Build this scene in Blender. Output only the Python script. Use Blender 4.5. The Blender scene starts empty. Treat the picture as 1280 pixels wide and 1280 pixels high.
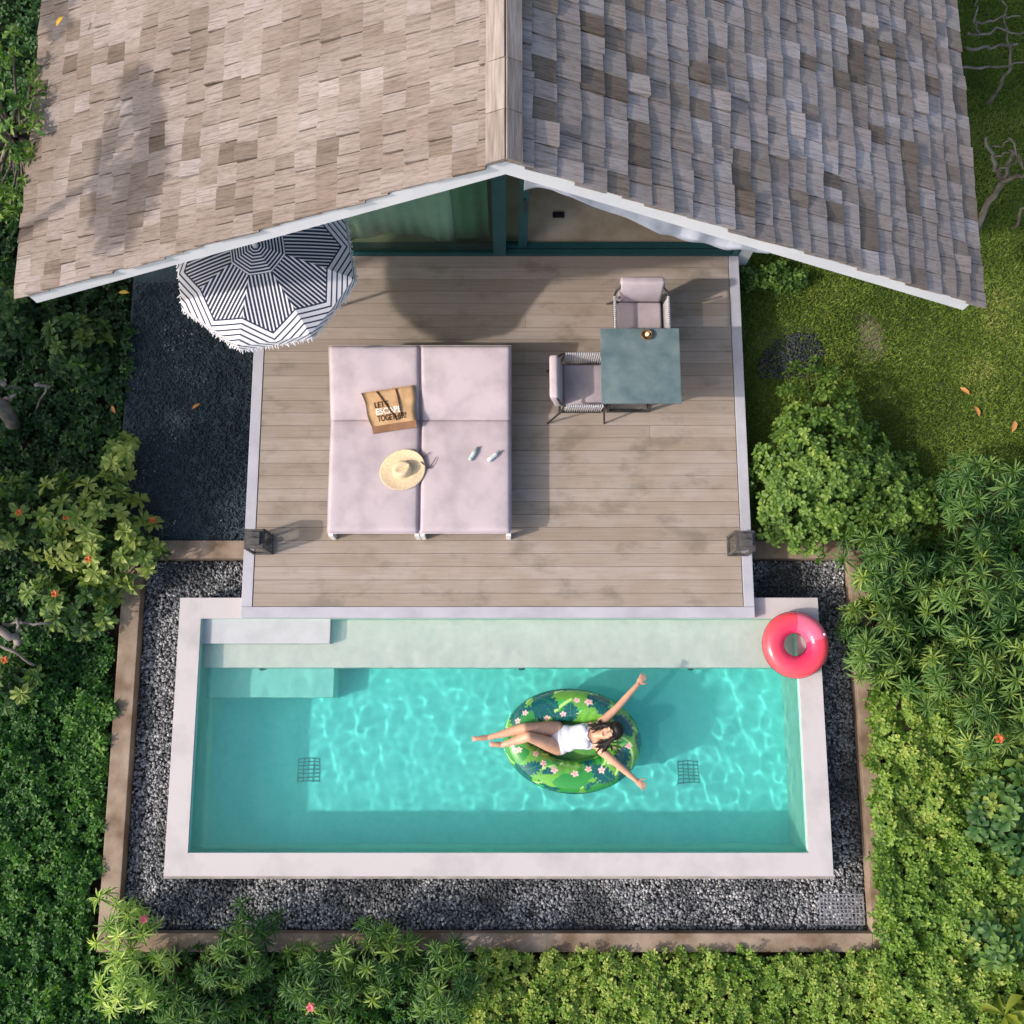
import bpy, bmesh, math, random
import numpy as np
from mathutils import Vector, Matrix
random.seed(7)
RNG = np.random.default_rng(11)
S = bpy.context.scene
COL = S.collection

# ------------------------------------------------------------------ camera
F_PX, TILT, CAM_H, CX = 1283.0, math.radians(10.9), 11.5, 632.0
def at(px, py, z=0.0):
    """Point of the world at height z that the photograph (1280 x 1280) shows at (px, py)."""
    u, v = px - CX, 640.0 - py
    Y = v*math.cos(TILT) + F_PX*math.sin(TILT)
    Z = v*math.sin(TILT) - F_PX*math.cos(TILT)
    k = (z - CAM_H)/Z
    return Vector((u*k, Y*k, z))
cam_d = bpy.data.cameras.new('camera'); cam = bpy.data.objects.new('camera', cam_d); COL.objects.link(cam)
cam.location = (0, 0, CAM_H); cam.rotation_euler = (TILT, 0, 0)
cam_d.sensor_fit = 'HORIZONTAL'; cam_d.sensor_width = 36.0
cam_d.lens = 36.0*F_PX/1280.0; cam_d.shift_x = (640-CX)/1280.0
cam_d.clip_end = 500
S.camera = cam

# ------------------------------------------------------------------ light
SUN_DIR = Vector((-1.27, -0.42, 1.0)).normalized()        # towards the sun
sd = bpy.data.lights.new('sun', 'SUN'); sun = bpy.data.objects.new('sun', sd); COL.objects.link(sun)
sd.energy = 2.0; sd.angle = math.radians(1.3); sd.color = (1.0, 0.90, 0.835)
sun.rotation_euler = SUN_DIR.to_track_quat('Z', 'Y').to_euler()
sun.location = SUN_DIR*40
try: sd.cycles.is_caustics_light = True
except Exception: pass
W = bpy.data.worlds.new('World'); S.world = W; W.use_nodes = True
nt = W.node_tree; bg = nt.nodes['Background']
sk = nt.nodes.new('ShaderNodeTexSky'); sk.sky_type = 'NISHITA'; sk.sun_disc = False
sk.sun_elevation = math.asin(SUN_DIR.z); sk.sun_rotation = math.atan2(SUN_DIR.x, SUN_DIR.y)
nt.links.new(sk.outputs[0], bg.inputs[0]); bg.inputs[1].default_value = 0.15
sk.dust_density = 3.5; sk.ozone_density = .6
S.view_settings.view_transform = 'Standard'; S.view_settings.look = 'None'
S.view_settings.gamma = 1.0; S.view_settings.exposure = 0.84
S.render.engine = 'CYCLES'
S.cycles.use_denoising = True
S.cycles.max_bounces = 14; S.cycles.transmission_bounces = 10; S.cycles.transparent_max_bounces = 12
S.cycles.sample_clamp_indirect = 4.0
S.cycles.caustics_refractive = True; S.cycles.caustics_reflective = False
S.cycles.blur_glossy = 0.5

# ------------------------------------------------------------------ materials
def nd(t, kind, **kw):
    n = t.nodes.new(kind)
    for k, v in kw.items(): setattr(n, k, v)
    return n
def ramp(t, fac, stops):
    r = nd(t, 'ShaderNodeValToRGB'); e = r.color_ramp.elements
    while len(e) < len(stops): e.new(0.5)
    for el, (p, c) in zip(e, stops):
        el.position = p; el.color = (*c, 1)
    t.links.new(fac, r.inputs[0]); return r.outputs[0]
def noise(t, vec, scale, detail=4, rough=.55, stretch=(1, 1, 1)):
    mp = nd(t, 'ShaderNodeMapping'); mp.inputs['Scale'].default_value = stretch
    t.links.new(vec, mp.inputs[0])
    n = nd(t, 'ShaderNodeTexNoise'); n.inputs['Scale'].default_value = scale
    n.inputs['Detail'].default_value = detail; n.inputs['Roughness'].default_value = rough
    t.links.new(mp.outputs[0], n.inputs['Vector']); return n.outputs['Fac']
def mixc(t, fac, a, b, mode='MIX'):
    m = nd(t, 'ShaderNodeMix', data_type='RGBA', blend_type=mode)
    for i, x in ((0, fac), (6, a), (7, b)):
        if hasattr(x, 'is_linked'): t.links.new(x, m.inputs[i])
        elif i == 0: m.inputs[0].default_value = x
        else: m.inputs[i].default_value = (*x, 1)
    return m.outputs[2]
def mth(t, op, a, b=None, c=None):
    m = nd(t, 'ShaderNodeMath', operation=op)
    for i, x in enumerate((a, b, c)):
        if x is None: continue
        if hasattr(x, 'is_linked'): t.links.new(x, m.inputs[i])
        else: m.inputs[i].default_value = x
    return m.outputs[0]
def base_mat(name):
    m = bpy.data.materials.new(name); m.use_nodes = True
    t = m.node_tree; b = t.nodes['Principled BSDF']
    return m, t, b
def attr(t, name='tint'):
    return nd(t, 'ShaderNodeAttribute', attribute_name=name)
def mat(name, c1, c2=None, scale=6, stretch=(1, 1, 1), rough=.6, spec=.3, bump=0, bscale=40, detail=5,
        tint=None, tmix=1.0, metal=0, sss=0, coat=0, lo=.35, hi=.65, uv=False):
    """Noise-mottled surface; tint = colour-ramp stops driven by the mesh's own 'tint' attribute."""
    m, t, b = base_mat(name)
    tc = nd(t, 'ShaderNodeTexCoord'); vec = tc.outputs['UV' if uv else 'Object']
    col = None
    if c2 is not None:
        col = ramp(t, noise(t, vec, scale, detail, stretch=stretch), [(lo, c1), (hi, c2)])
    if tint is not None:
        tcol = ramp(t, attr(t).outputs['Fac'], tint)
        col = tcol if col is None else mixc(t, tmix, col, tcol, 'MULTIPLY')
    if col is None: b.inputs['Base Color'].default_value = (*c1, 1)
    else: t.links.new(col, b.inputs['Base Color'])
    b.inputs['Roughness'].default_value = rough
    b.inputs['Specular IOR Level'].default_value = spec
    b.inputs['Metallic'].default_value = metal
    if sss:
        b.inputs['Subsurface Weight'].default_value = sss
        b.inputs['Subsurface Radius'].default_value = (.02, .008, .004)
        b.inputs['Subsurface Scale'].default_value = .5
    if coat: b.inputs['Coat Weight'].default_value = coat; b.inputs['Coat Roughness'].default_value = .05
    if bump:
        bp = nd(t, 'ShaderNodeBump'); bp.inputs['Strength'].default_value = bump; bp.inputs['Distance'].default_value = .01
        t.links.new(noise(t, vec, bscale, 4, stretch=stretch), bp.inputs['Height'])
        t.links.new(bp.outputs[0], b.inputs['Normal'])
    return m
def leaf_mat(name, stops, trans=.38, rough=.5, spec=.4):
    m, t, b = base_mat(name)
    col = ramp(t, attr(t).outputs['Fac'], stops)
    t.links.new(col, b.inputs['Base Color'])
    b.inputs['Roughness'].default_value = rough; b.inputs['Specular IOR Level'].default_value = spec
    tr = nd(t, 'ShaderNodeBsdfTranslucent')
    t.links.new(mixc(t, 1.0, col, (1.2, 1.4, .5), 'MULTIPLY'), tr.inputs[0])
    mx = nd(t, 'ShaderNodeMixShader'); mx.inputs[0].default_value = trans
    t.links.new(b.outputs[0], mx.inputs[1]); t.links.new(tr.outputs[0], mx.inputs[2])
    t.links.new(mx.outputs[0], t.nodes['Material Output'].inputs[0])
    return m

# ------------------------------------------------------------------ objects
def tag(o, label=None, cat=None, group=None, kind=None):
    if label: o['label'] = label
    if cat: o['category'] = cat
    if group: o['group'] = group
    if kind: o['kind'] = kind
    return o
def empty(name, loc=(0, 0, 0), rz=0, label=None, cat=None, group=None):
    o = bpy.data.objects.new(name, None); COL.objects.link(o)
    o.location = loc; o.rotation_euler = (0, 0, rz); o.empty_display_size = .2
    return tag(o, label, cat, group)
def obj(name, me, material=None, parent=None, loc=None):
    o = bpy.data.objects.new(name, me); COL.objects.link(o); me.name = name
    if material is not None:
        for m in (material if isinstance(material, (list, tuple)) else [material]): me.materials.append(m)
    if parent is not None: o.parent = parent
    if loc is not None: o.location = loc
    return o
def copy_tree(o, parent=None):
    c = o.copy(); COL.objects.link(c); c.parent = parent
    for ch in [k for k in o.children]: copy_tree(ch, c)
    return c
class MB:
    """collects shapes, builds ONE mesh"""
    def __init__(s): s.v = []; s.f = []; s.t = []; s.uv = None
    def add(s, vs, fs, tint=.5):
        n = len(s.v); s.v += [tuple(p) for p in vs]; s.f += [tuple(i+n for i in f) for f in fs]
        s.t += ([tint]*len(vs) if not hasattr(tint, '__len__') else list(tint)); return s
    def box(s, x0, x1, y0, y1, z0, z1, tint=.5, M=None, bev=0):
        if bev > 0:
            bm = bmesh.new(); bmesh.ops.create_cube(bm, size=1)
            for v in bm.verts:
                v.co = ((x0+x1)/2+v.co.x*(x1-x0), (y0+y1)/2+v.co.y*(y1-y0), (z0+z1)/2+v.co.z*(z1-z0))
            bmesh.ops.bevel(bm, geom=bm.edges[:], offset=bev, segments=2, affect='EDGES', profile=.6)
            bm.verts.index_update()
            vs = [v.co.copy() for v in bm.verts]; fs = [[v.index for v in f.verts] for f in bm.faces]; bm.free()
        else:
            vs = [Vector((x, y, z)) for z in (z0, z1) for y in (y0, y1) for x in (x0, x1)]
            fs = [(0, 2, 3, 1), (4, 5, 7, 6), (0, 1, 5, 4), (2, 6, 7, 3), (0, 4, 6, 2), (1, 3, 7, 5)]
        if M is not None: vs = [M @ v for v in vs]
        return s.add(vs, fs, tint)
    def tube(s, pts, r, n=8, tint=.5, cap=True, sq=(1, 1)):
        pts = [Vector(p) for p in pts]; rs = r if hasattr(r, '__len__') else [r]*len(pts)
        vs = []; fs = []; ref = None
        for i, p in enumerate(pts):
            d = (pts[min(i+1, len(pts)-1)]-pts[max(i-1, 0)]).normalized()
            if ref is None: ref = Vector((0, 0, 1)) if abs(d.z) < .9 else Vector((1, 0, 0))
            a = d.cross(ref).normalized(); b = a.cross(d).normalized(); ref = b
            for k in range(n):
                q = 2*math.pi*k/n; vs.append(p+(a*math.cos(q)*sq[0]+b*math.sin(q)*sq[1])*rs[i])
        for i in range(len(pts)-1):
            for k in range(n):
                fs.append((i*n+k, i*n+(k+1) % n, (i+1)*n+(k+1) % n, (i+1)*n+k))
        if cap: fs.append(tuple(range(n))[::-1]); fs.append(tuple(range(len(vs)-n, len(vs))))
        return s.add(vs, fs, tint)
    def lathe(s, prof, n=24, c=(0, 0, 0), tint=.5, M=None):
        vs = []; fs = []; c = Vector(c)
        for r, z in prof:
            for k in range(n):
                q = 2*math.pi*k/n; vs.append(Vector((r*math.cos(q), r*math.sin(q), z)))
        for i in range(len(prof)-1):
            for k in range(n):
                fs.append((i*n+k, i*n+(k+1) % n, (i+1)*n+(k+1) % n, (i+1)*n+k))
        vs = [(M @ v if M is not None else v)+c for v in vs]
        return s.add(vs, fs, tint)
    def ell(s, c, R, basis=None, nu=20, nv=12, tint=.5):
        B = basis or (Vector((1, 0, 0)), Vector((0, 1, 0)), Vector((0, 0, 1))); c = Vector(c); vs = []; fs = []
        vs.append(c-B[2]*R[2])
        for j in range(1, nv):
            th = math.pi*j/nv
            for k in range(nu):
                q = 2*math.pi*k/nu
                vs.append(c+B[0]*R[0]*math.sin(th)*math.cos(q)+B[1]*R[1]*math.sin(th)*math.sin(q)-B[2]*R[2]*math.cos(th))
        vs.append(c+B[2]*R[2]); L = len(vs)-1
        for k in range(nu):
            fs.append((0, 1+(k+1) % nu, 1+k)); o = 1+(nv-2)*nu; fs.append((L, o+k, o+(k+1) % nu))
        for j in range(nv-2):
            for k in range(nu):
                a = 1+j*nu; fs.append((a+k, a+(k+1) % nu, a+nu+(k+1) % nu, a+nu+k))
        return s.add(vs, fs, tint)
    def mesh(s, name, smooth=False):
        me = bpy.data.meshes.new(name); me.from_pydata(s.v, [], s.f)
        a = me.attributes.new('tint', 'FLOAT', 'POINT'); a.data.foreach_set('value', np.array(s.t, dtype=np.float32))
        if smooth: me.polygons.foreach_set('use_smooth', [True]*len(me.polygons))
        me.update(); return me
    def build(s, name, material, parent=None, smooth=False, loc=None):
        return obj(name, s.mesh(name, smooth), material, parent, loc)
def np_mesh(name, verts, faces, tint=None, smooth=False):
    """verts (n,3), faces (m,k) with constant k"""
    me = bpy.data.meshes.new(name); nv = len(verts); nf, k = faces.shape
    me.vertices.add(nv); me.vertices.foreach_set('co', np.ascontiguousarray(verts, dtype=np.float32).ravel())
    me.loops.add(nf*k); me.loops.foreach_set('vertex_index', np.ascontiguousarray(faces, dtype=np.int32).ravel())
    me.polygons.add(nf); me.polygons.foreach_set('loop_start', np.arange(0, nf*k, k, dtype=np.int32))
    if tint is not None:
        a = me.attributes.new('tint', 'FLOAT', 'POINT'); a.data.foreach_set('value', np.ascontiguousarray(tint, dtype=np.float32))
    if smooth: me.polygons.foreach_set('use_smooth', np.ones(nf, dtype=bool))
    me.update(calc_edges=True); me.validate(); return me
def grid_mesh(name, P, closed_u=False, closed_v=False, smooth=True, tint=None):
    """P: (nu, nv, 3) array of points"""
    nu, nv, _ = P.shape
    U = np.arange(nu if closed_u else nu-1); V = np.arange(nv if closed_v else nv-1)
    A, B = np.meshgrid(U, V, indexing='ij'); A2, B2 = (A+1) % nu, (B+1) % nv
    F = np.stack([A*nv+B, A2*nv+B, A2*nv+B2, A*nv+B2], -1).reshape(-1, 4)
    return np_mesh(name, P.reshape(-1, 3), F, tint, smooth)
def apply_mods(o):
    dg = bpy.context.evaluated_depsgraph_get(); me = bpy.data.meshes.new_from_object(o.evaluated_get(dg))
    o.modifiers.clear(); old = o.data; o.data = me; bpy.data.meshes.remove(old); return o

# smooth pseudo-random field of (x, y)
_K = RNG.normal(size=(3, 14, 2)); _PH = RNG.uniform(0, 6.28, (3, 14))
def field(x, y, wl=.5, ch=0):
    k = _K[ch]/wl*3.0; r = np.zeros_like(np.asarray(x, dtype=float))
    for i in range(14): r = r+np.sin(k[i, 0]*x+k[i, 1]*y+_PH[ch, i])
    return r/14**.5*.7

# ------------------------------------------------------------------ leaves
LEAF8 = np.array([[0, 0, 0], [.33, .8, .08], [.33, 0, 0], [.33, -.8, .08], [.7, .85, .0], [.7, 0, -.08], [.7, -.85, .0], [1, 0, -.25]])
LEAF8F = np.array([[0, 2, 1, 1], [0, 3, 2, 2], [1, 2, 5, 4], [2, 3, 6, 5], [4, 5, 7, 7], [5, 6, 7, 7]])
OBOV = LEAF8.copy(); OBOV[1, 1], OBOV[3, 1], OBOV[4, 1], OBOV[6, 1] = .5, -.5, 1., -1.; OBOV[4, 0] = OBOV[6, 0] = .78; OBOV[4, 2] = OBOV[6, 2] = .05
LEAF4 = np.array([[0, 0, 0], [.45, .9, .10], [1, 0, -.08], [.45, -.9, .10]])
def leaves(p, d, n, L, Wd, tint, shape='8'):
    """p, d (axis), n (normal hint): (k,3); L, Wd, tint: (k,) -> verts, tri faces, tints"""
    d = d/np.linalg.norm(d, axis=1, keepdims=True)
    s = np.cross(n, d); s /= np.linalg.norm(s, axis=1, keepdims=True)+1e-9
    u = np.cross(d, s)
    T = {'8': LEAF8, 'o': OBOV, '4': LEAF4}[shape]
    V = (p[:, None]+d[:, None]*(T[None, :, 0:1]*L[:, None, None])+s[:, None]*(T[None, :, 1:2]*Wd[:, None, None]*.5)
         + u[:, None]*(T[None, :, 2:3]*L[:, None, None]))
    k, m = len(p), len(T)
    if shape == '4': Fq = np.array([[0, 2, 1], [0, 3, 2]])
    else: Fq = np.array([[0, 2, 1], [0, 3, 2], [1, 2, 5], [1, 5, 4], [2, 3, 6], [2, 6, 5], [4, 5, 7], [5, 6, 7]])
    Fs = (np.arange(k)[:, None, None]*m+Fq[None]).reshape(-1, 3)
    return V.reshape(-1, 3), Fs, np.repeat(tint, m)
def stem_fan(q, lines, r0, r1, n=5):
    """stems that leave one common root vertex, so the plant's stems are one connected piece"""
    q.add([(0, 0, -.03)], [], .5); root = len(q.v)-1
    for pts in lines:
        b = len(q.v); rs = [r0+(r1-r0)*i/(len(pts)-1) for i in range(len(pts))]
        q.tube(pts, rs, n, cap=False)
        q.f += [(root, b+(k+1) % n, b+k) for k in range(n)]
class Leaves:
    def __init__(s): s.V = []; s.F = []; s.T = []; s.n = 0
    def add(s, V, F_, T): s.V.append(V); s.F.append(F_+s.n); s.T.append(T); s.n += len(V)
    def build(s, name, material, parent=None):
        me = np_mesh(name, np.concatenate(s.V), np.concatenate(s.F), np.clip(np.concatenate(s.T), 0, 1))
        return obj(name, me, material, parent)
def rosettes(Lv, C, N, nl, L, Wd, tint, shape='8', e0=.05, e1=1.1, jit=.15, rng=RNG):
    """whorl of nl leaves round every centre C with axis N"""
    k = len(C); N = N/np.linalg.norm(N, axis=1, keepdims=True)
    a = np.cross(N, np.array([.31, .87, .22])); a /= np.linalg.norm(a, axis=1, keepdims=True); b = np.cross(N, a)
    i = np.arange(nl); ph = i[None]*2.39996+rng.uniform(0, 6.28, (k, 1))+rng.normal(0, jit, (k, nl))
    el = e0+(e1-e0)*(i[None]/max(nl-1, 1))**1.3+rng.normal(0, jit, (k, nl))
    r = a[:, None]*np.cos(ph)[..., None]+b[:, None]*np.sin(ph)[..., None]
    d = r*np.cos(el)[..., None]+N[:, None]*np.sin(el)[..., None]
    n = N[:, None]*np.cos(el)[..., None]-r*np.sin(el)[..., None]
    sz = rng.uniform(.75, 1.15, (k, nl))*(1-.35*(i[None]/nl))
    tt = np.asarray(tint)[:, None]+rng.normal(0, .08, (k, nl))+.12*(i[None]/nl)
    P = np.repeat(C[:, None], nl, 1)
    Lv.add(*leaves(P.reshape(-1, 3), d.reshape(-1, 3), n.reshape(-1, 3), (L*sz).ravel(), (Wd*sz).ravel(), tt.ravel(), shape))
# ------------------------------------------------------------------ shared materials
M = {}
M['fascia'] = mat('fascia_paint', (.68, .70, .74), (.75, .76, .79), 3, rough=.5, bump=.05, bscale=60)
M['white_paint'] = mat('white_paint', (.34, .338, .37), (.41, .405, .44), 3, rough=.5, bump=.05, bscale=60)
M['plaster'] = mat('coping_plaster', (.34, .32, .32), (.455, .425, .42), 2.4, rough=.65, bump=.15, bscale=90, lo=.22, hi=.52, detail=9)
M['pool_tile'] = mat('pool_plaster', (.84, .73, .66), (.92, .82, .75), 12, rough=.6, lo=.3, hi=.7)
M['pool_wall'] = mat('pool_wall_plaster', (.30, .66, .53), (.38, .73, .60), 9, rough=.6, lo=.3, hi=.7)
M['pool_floor'] = mat('pool_floor_plaster', (.105, .70, .65), (.14, .77, .715), 14, rough=.6, lo=.3, hi=.7)  # walls, floor and low step carry the water's tint in their plaster
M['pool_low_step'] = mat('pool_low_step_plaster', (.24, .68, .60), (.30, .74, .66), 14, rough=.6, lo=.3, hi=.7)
M['pool_step'] = mat('pool_step_stone', (.38, .395, .40), (.44, .455, .46), 5, rough=.6)
M['plinth'] = mat('pool_plinth', (.22, .20, .18), (.34, .31, .28), 5, rough=.8, bump=.2)
M['concrete'] = mat('kerb_concrete', (.135, .09, .055), (.31, .24, .18), 2.6, rough=.85, bump=.3, bscale=50, detail=8)
M['soil'] = mat('soil', (.018, .014, .009), (.05, .037, .022), 3, rough=.95, bump=.6, bscale=25)
M['teal_metal'] = mat('teal_frame', (.012, .060, .062), (.016, .072, .074), 5, rough=.4, spec=.4)
M['dark_metal'] = mat('dark_metal', (.025, .024, .024), (.04, .037, .036), 9, rough=.45, spec=.4)
M['white_metal'] = mat('white_metal', (.72, .70, .70), None, rough=.4)
M['cushion'] = mat('cushion_fabric', (.315, .27, .29), (.46, .395, .42), 2.8, rough=.9, spec=.1, bump=.35, bscale=7, lo=.22, hi=.55, detail=6)
M['wall'] = mat('house_wall', (.55, .53, .5), (.62, .6, .57), 4, rough=.8, bump=.1)
M['inside_floor'] = mat('room_floor', (.36, .28, .19), (.50, .42, .32), 2.5, rough=.6, bump=.05)
M['curtain'] = mat('curtain_fabric', (.72, .76, .70), (.80, .84, .78), 8, rough=.9, spec=.05)
M['cloth'] = mat('draped_cloth', (.36, .39, .46), (.44, .47, .54), 5, rough=.8, bump=.2, bscale=20)
M['rope'] = mat('rope', (.36, .355, .37), (.48, .47, .49), 30, rough=.9)
M['black'] = mat('black_plastic', (.012, .012, .012), None, rough=.5)
M['bark'] = mat('bark', (.10, .085, .07), (.24, .21, .18), 9, (1, 1, .4), rough=.9, bump=.5, bscale=30)
M['stem'] = mat('green_stem', (.05, .06, .025), (.09, .085, .04), 12, rough=.8)

# ------------------------------------------------------------------ ground, lawn, path, gravel bed
DX0, DX1, DY0, DY1 = -2.965, 2.79, 1.011, 5.34            # deck
PX0, PX1, PY0, PY1 = -3.69, 3.54, -1.765, 1.247           # coping, outer
IX0, IX1, IY0, IY1 = -3.445, 3.285, -1.524, 1.012         # coping, inner
ZC, ZW, ZF = -.12, -.215, -1.12
R_ = 90; gx = (-R_, PX0+.06, PX1-.06, R_); gy = (-R_, PY0+.06, PY1-.06, R_); g = MB()
g.add([(x, y, -.66) for x in gx for y in gy], [(i*4+j, i*4+4+j, i*4+5+j, i*4+1+j) for i in range(3) for j in range(3) if (i, j) != (1, 1)])
tag(g.build('ground', M['soil']), kind='structure')
lm, lt, lb = base_mat('lawn_soil')
tc = nd(lt, 'ShaderNodeTexCoord')
c_ = ramp(lt, noise(lt, tc.outputs['Object'], 1.1, 5), [(.40, (.035, .055, .012)), (.62, (.075, .10, .022)), (.75, (.15, .12, .06))])
bz = at(1088, 428, -.45); mpg = nd(lt, 'ShaderNodeMapping', vector_type='POINT'); mpg.inputs['Location'].default_value = (-bz.x/.22, -bz.y/.5, 0); mpg.inputs['Scale'].default_value = (1/.22, 1/.5, 0)
lt.links.new(tc.outputs['Object'], mpg.inputs[0]); ln_ = nd(lt, 'ShaderNodeVectorMath', operation='LENGTH'); lt.links.new(mpg.outputs[0], ln_.inputs[0])
mk = ramp(lt, mth(lt, 'ADD', ln_.outputs['Value'], mth(lt, 'MULTIPLY', mth(lt, 'SUBTRACT', noise(lt, tc.outputs['Object'], 7, 5), .5), 1.2)), [(.45, (1, 1, 1)), (1.1, (0, 0, 0))])
c_ = mixc(lt, mk, c_, (.16, .13, .085))
lt.links.new(c_, lb.inputs['Base Color']); lb.inputs['Roughness'].default_value = .95
b = MB(); b.box(2.80, 30, 1.90, 30, -.9, -.45); lawn = b.build('lawn', lm); tag(lawn, kind='structure')
pm = mat('dark_path', (.018, .034, .042), (.055, .082, .096), 60, rough=.85, bump=1.0, bscale=90, lo=.35, hi=.7)
b = MB(); b.box(-4.62, -2.93, 1.96, 14, -.9, -.47); tag(b.build('path', pm), kind='structure')
gb = mat('gravel_bed_soil', (.02, .02, .021), (.06, .06, .06), 40, rough=.95, bump=.8, bscale=60)
b = MB(); b.box(-4.30, PX0+.005, -2.45, 1.80, -.70, -.585); b.box(PX1-.005, 4.10, -2.45, 1.80, -.70, -.585)
b.box(PX0+.006, PX1-.006, -2.45, PY0+.005, -.70, -.585); b.box(PX0+.006, PX1-.006, PY1-.005, 1.80, -.70, -.585); tag(b.build('gravel_bed', gb), kind='structure')
KZ = -.41
b = MB()
b.box(-4.47, -4.25, -2.60, 1.955, -.8, KZ, bev=.008)
b.box(4.02, 4.235, -2.60, 1.955, -.8, KZ, bev=.008)
b.box(-4.247, 4.017, -2.60, -2.405, -.8, KZ, bev=.008)
b.box(-4.247, -2.90, 1.74, 1.953, -.8, KZ, bev=.008)
b.box(2.74, 4.017, 1.74, 1.953, -.8, KZ, bev=.008)
tag(b.build('kerb', M['concrete']), kind='structure')

def stones(name, area, count, r0, r1, z, mat_, seed, skip=None):
    rng = np.random.default_rng(seed)
    bm = bmesh.new(); bmesh.ops.create_icosphere(bm, subdivisions=1, radius=1)
    T = np.array([v.co for v in bm.verts]); Fq = np.array([[v.index for v in f.verts] for f in bm.faces]); bm.free()
    k = count; pts = []
    tot = sum((a[1]-a[0])*(a[3]-a[2]) for a in area)
    for a in area:
        m_ = int(k*(a[1]-a[0])*(a[3]-a[2])/tot)
        pts.append(np.stack([rng.uniform(a[0], a[1], m_), rng.uniform(a[2], a[3], m_)], 1))
    p = np.concatenate(pts); k = len(p)
    sz = rng.uniform(r0, r1, (k, 1))*np.stack([rng.uniform(.8, 1.35, k), rng.uniform(.7, 1.1, k), rng.uniform(.4, .75, k)], 1)
    V = T[None]*sz[:, None]*(1+rng.normal(0, .10, (k, len(T), 1)))
    an = rng.uniform(0, 6.28, k); tl = rng.normal(0, .35, k)
    x, y, zz = V[..., 0], V[..., 1], V[..., 2]
    y, zz = y*np.cos(tl)[:, None]-zz*np.sin(tl)[:, None], y*np.sin(tl)[:, None]+zz*np.cos(tl)[:, None]
    x, y = x*np.cos(an)[:, None]-y*np.sin(an)[:, None], x*np.sin(an)[:, None]+y*np.cos(an)[:, None]
    V = np.stack([x+p[:, :1], y+p[:, 1:], zz+z+rng.uniform(0, r1*1.1, (k, 1))], -1)
    Fs = (np.arange(k)[:, None, None]*len(T)+Fq[None]).reshape(-1, 3)
    t = rng.beta(1.5, 1.8, k)*np.clip(.80+.55*field(p[:, 0], p[:, 1], .8, 1)+.35*field(p[:, 0], p[:, 1], .3, 2), .25, 1.1)
    o = obj(name, np_mesh(name, V.reshape(-1, 3), Fs, np.repeat(t, len(T)), True), mat_)
    return o
M['pebble'] = mat('pebbles', (.75, .75, .75), (1, 1, 1), 60, rough=.7, spec=.3,
                  tint=[(0, (.030, .034, .038)), (.30, (.13, .138, .146)), (.60, (.30, .305, .312)), (1, (.50, .50, .50))])
o = stones('gravel', [(-4.24, -3.70, -2.39, 1.72), (3.56, 4.00, -2.39, 1.72), (-3.70, 3.56, -2.39, -1.80), (-3.70, -2.90, 1.26, 1.72), (2.74, 3.56, 1.26, 1.72)],
           27000, .009, .022, -.578, M['pebble'], 5)
tag(o, kind='stuff', label='black and grey pebbles filling the bed around the pool', cat='gravel')
M['darkpebble'] = mat('dark_pebbles', (.8, .8, .8), (1, 1, 1), 60, rough=.8, tint=[(0, (.014, .026, .034)), (.7, (.055, .080, .095)), (.93, (.10, .13, .145)), (1, (.30, .30, .28))])
gp = at(988, 446, -.44)
o = stones('slate_chips', [(gp.x-.40+.012*k*k-.02*k, gp.x+.30-.016*(k-3)**2+.03*k, gp.y-.28+.08*k, gp.y-.19+.08*k) for k in range(7)], 900, .012, .024, -.447, mat('slate_chip', (.8, .8, .8), (1, 1, 1), 60, rough=.8, tint=[(0, (.016, .019, .023)), (1, (.075, .082, .092))]), 16)
tag(o, kind='stuff', label='small patch of blue-grey slate chips at the lawn edge by the deck', cat='gravel')
o = stones('path_gravel', [(-4.60, -2.97, 1.97, 5.2)], 9000, .008, .017, -.465, M['darkpebble'], 6)
tag(o, kind='stuff', label='fine dark blue-grey gravel covering the path beside the deck', cat='gravel')

# ------------------------------------------------------------------ swimming pool
pool = empty('swimming_pool', ((IX0+IX1)/2, (IY0+IY1)/2, -.66), 0, 'long white-rimmed plunge pool filled with turquoise water below the deck', 'swimming pool')
pl = Vector(pool.location)
def pb(name, boxes, m_, bev=0, parent=pool):
    q = MB()
    for x in boxes: q.box(*x, bev=bev)
    o = q.build(name, m_, parent); 
    for v in o.data.vertices: v.co -= pl
    try: o.cycles.is_caustics_receiver = True
    except Exception: pass
    return o
wz0, wz1 = -1.40, ZC-.045
pb('shell_wall', [(PX0+.01, IX0, PY0+.01, PY1-.01, wz0, wz1), (IX1, PX1-.01, PY0+.01, PY1-.01, wz0, wz1),
             (IX0, IX1, PY0+.01, IY0, wz0, wz1), (IX0, IX1, IY1, PY1-.01, wz0, wz1), (IX0+.001, IX1-.001, .478, IY1-.001, ZF-.01, -.63)], M['pool_wall'])
pb('shell_floor', [(IX0, IX1, IY0, IY1, wz0, ZF)], M['pool_floor'])
pb('coping', [(PX0, IX0, PY0, PY1, wz1, ZC), (IX1, PX1, PY0, PY1, wz1, ZC), (IX0+.0005, IX1-.0005, PY0, IY0, wz1, ZC), (IX0+.0005, IX1-.0005, IY1, PY1, wz1, ZC)], M['plaster'])
pb('plinth', [(PX0-.02, PX1+.02, PY0-.035, PY0+.008, -.66, ZC-.06), (PX0-.02, PX0+.008, PY0+.01, PY1, -.66, ZC-.06), (PX1-.008, PX1+.02, PY0+.01, PY1, -.66, ZC-.06)], M['plinth'])
pb('shelf', [(IX0-.01, IX1+.01, .47, IY1+.01, -.62, -.36)], M['pool_tile'], .012)
pb('step', [(IX0-.008, -1.99, .735, IY1+.008, -.40, -.203)], M['pool_step'], .01)
pb('step', [(IX0-.008, -1.985, .135, .475, ZF-.05, -.62)], M['pool_low_step'], .012)
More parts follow.
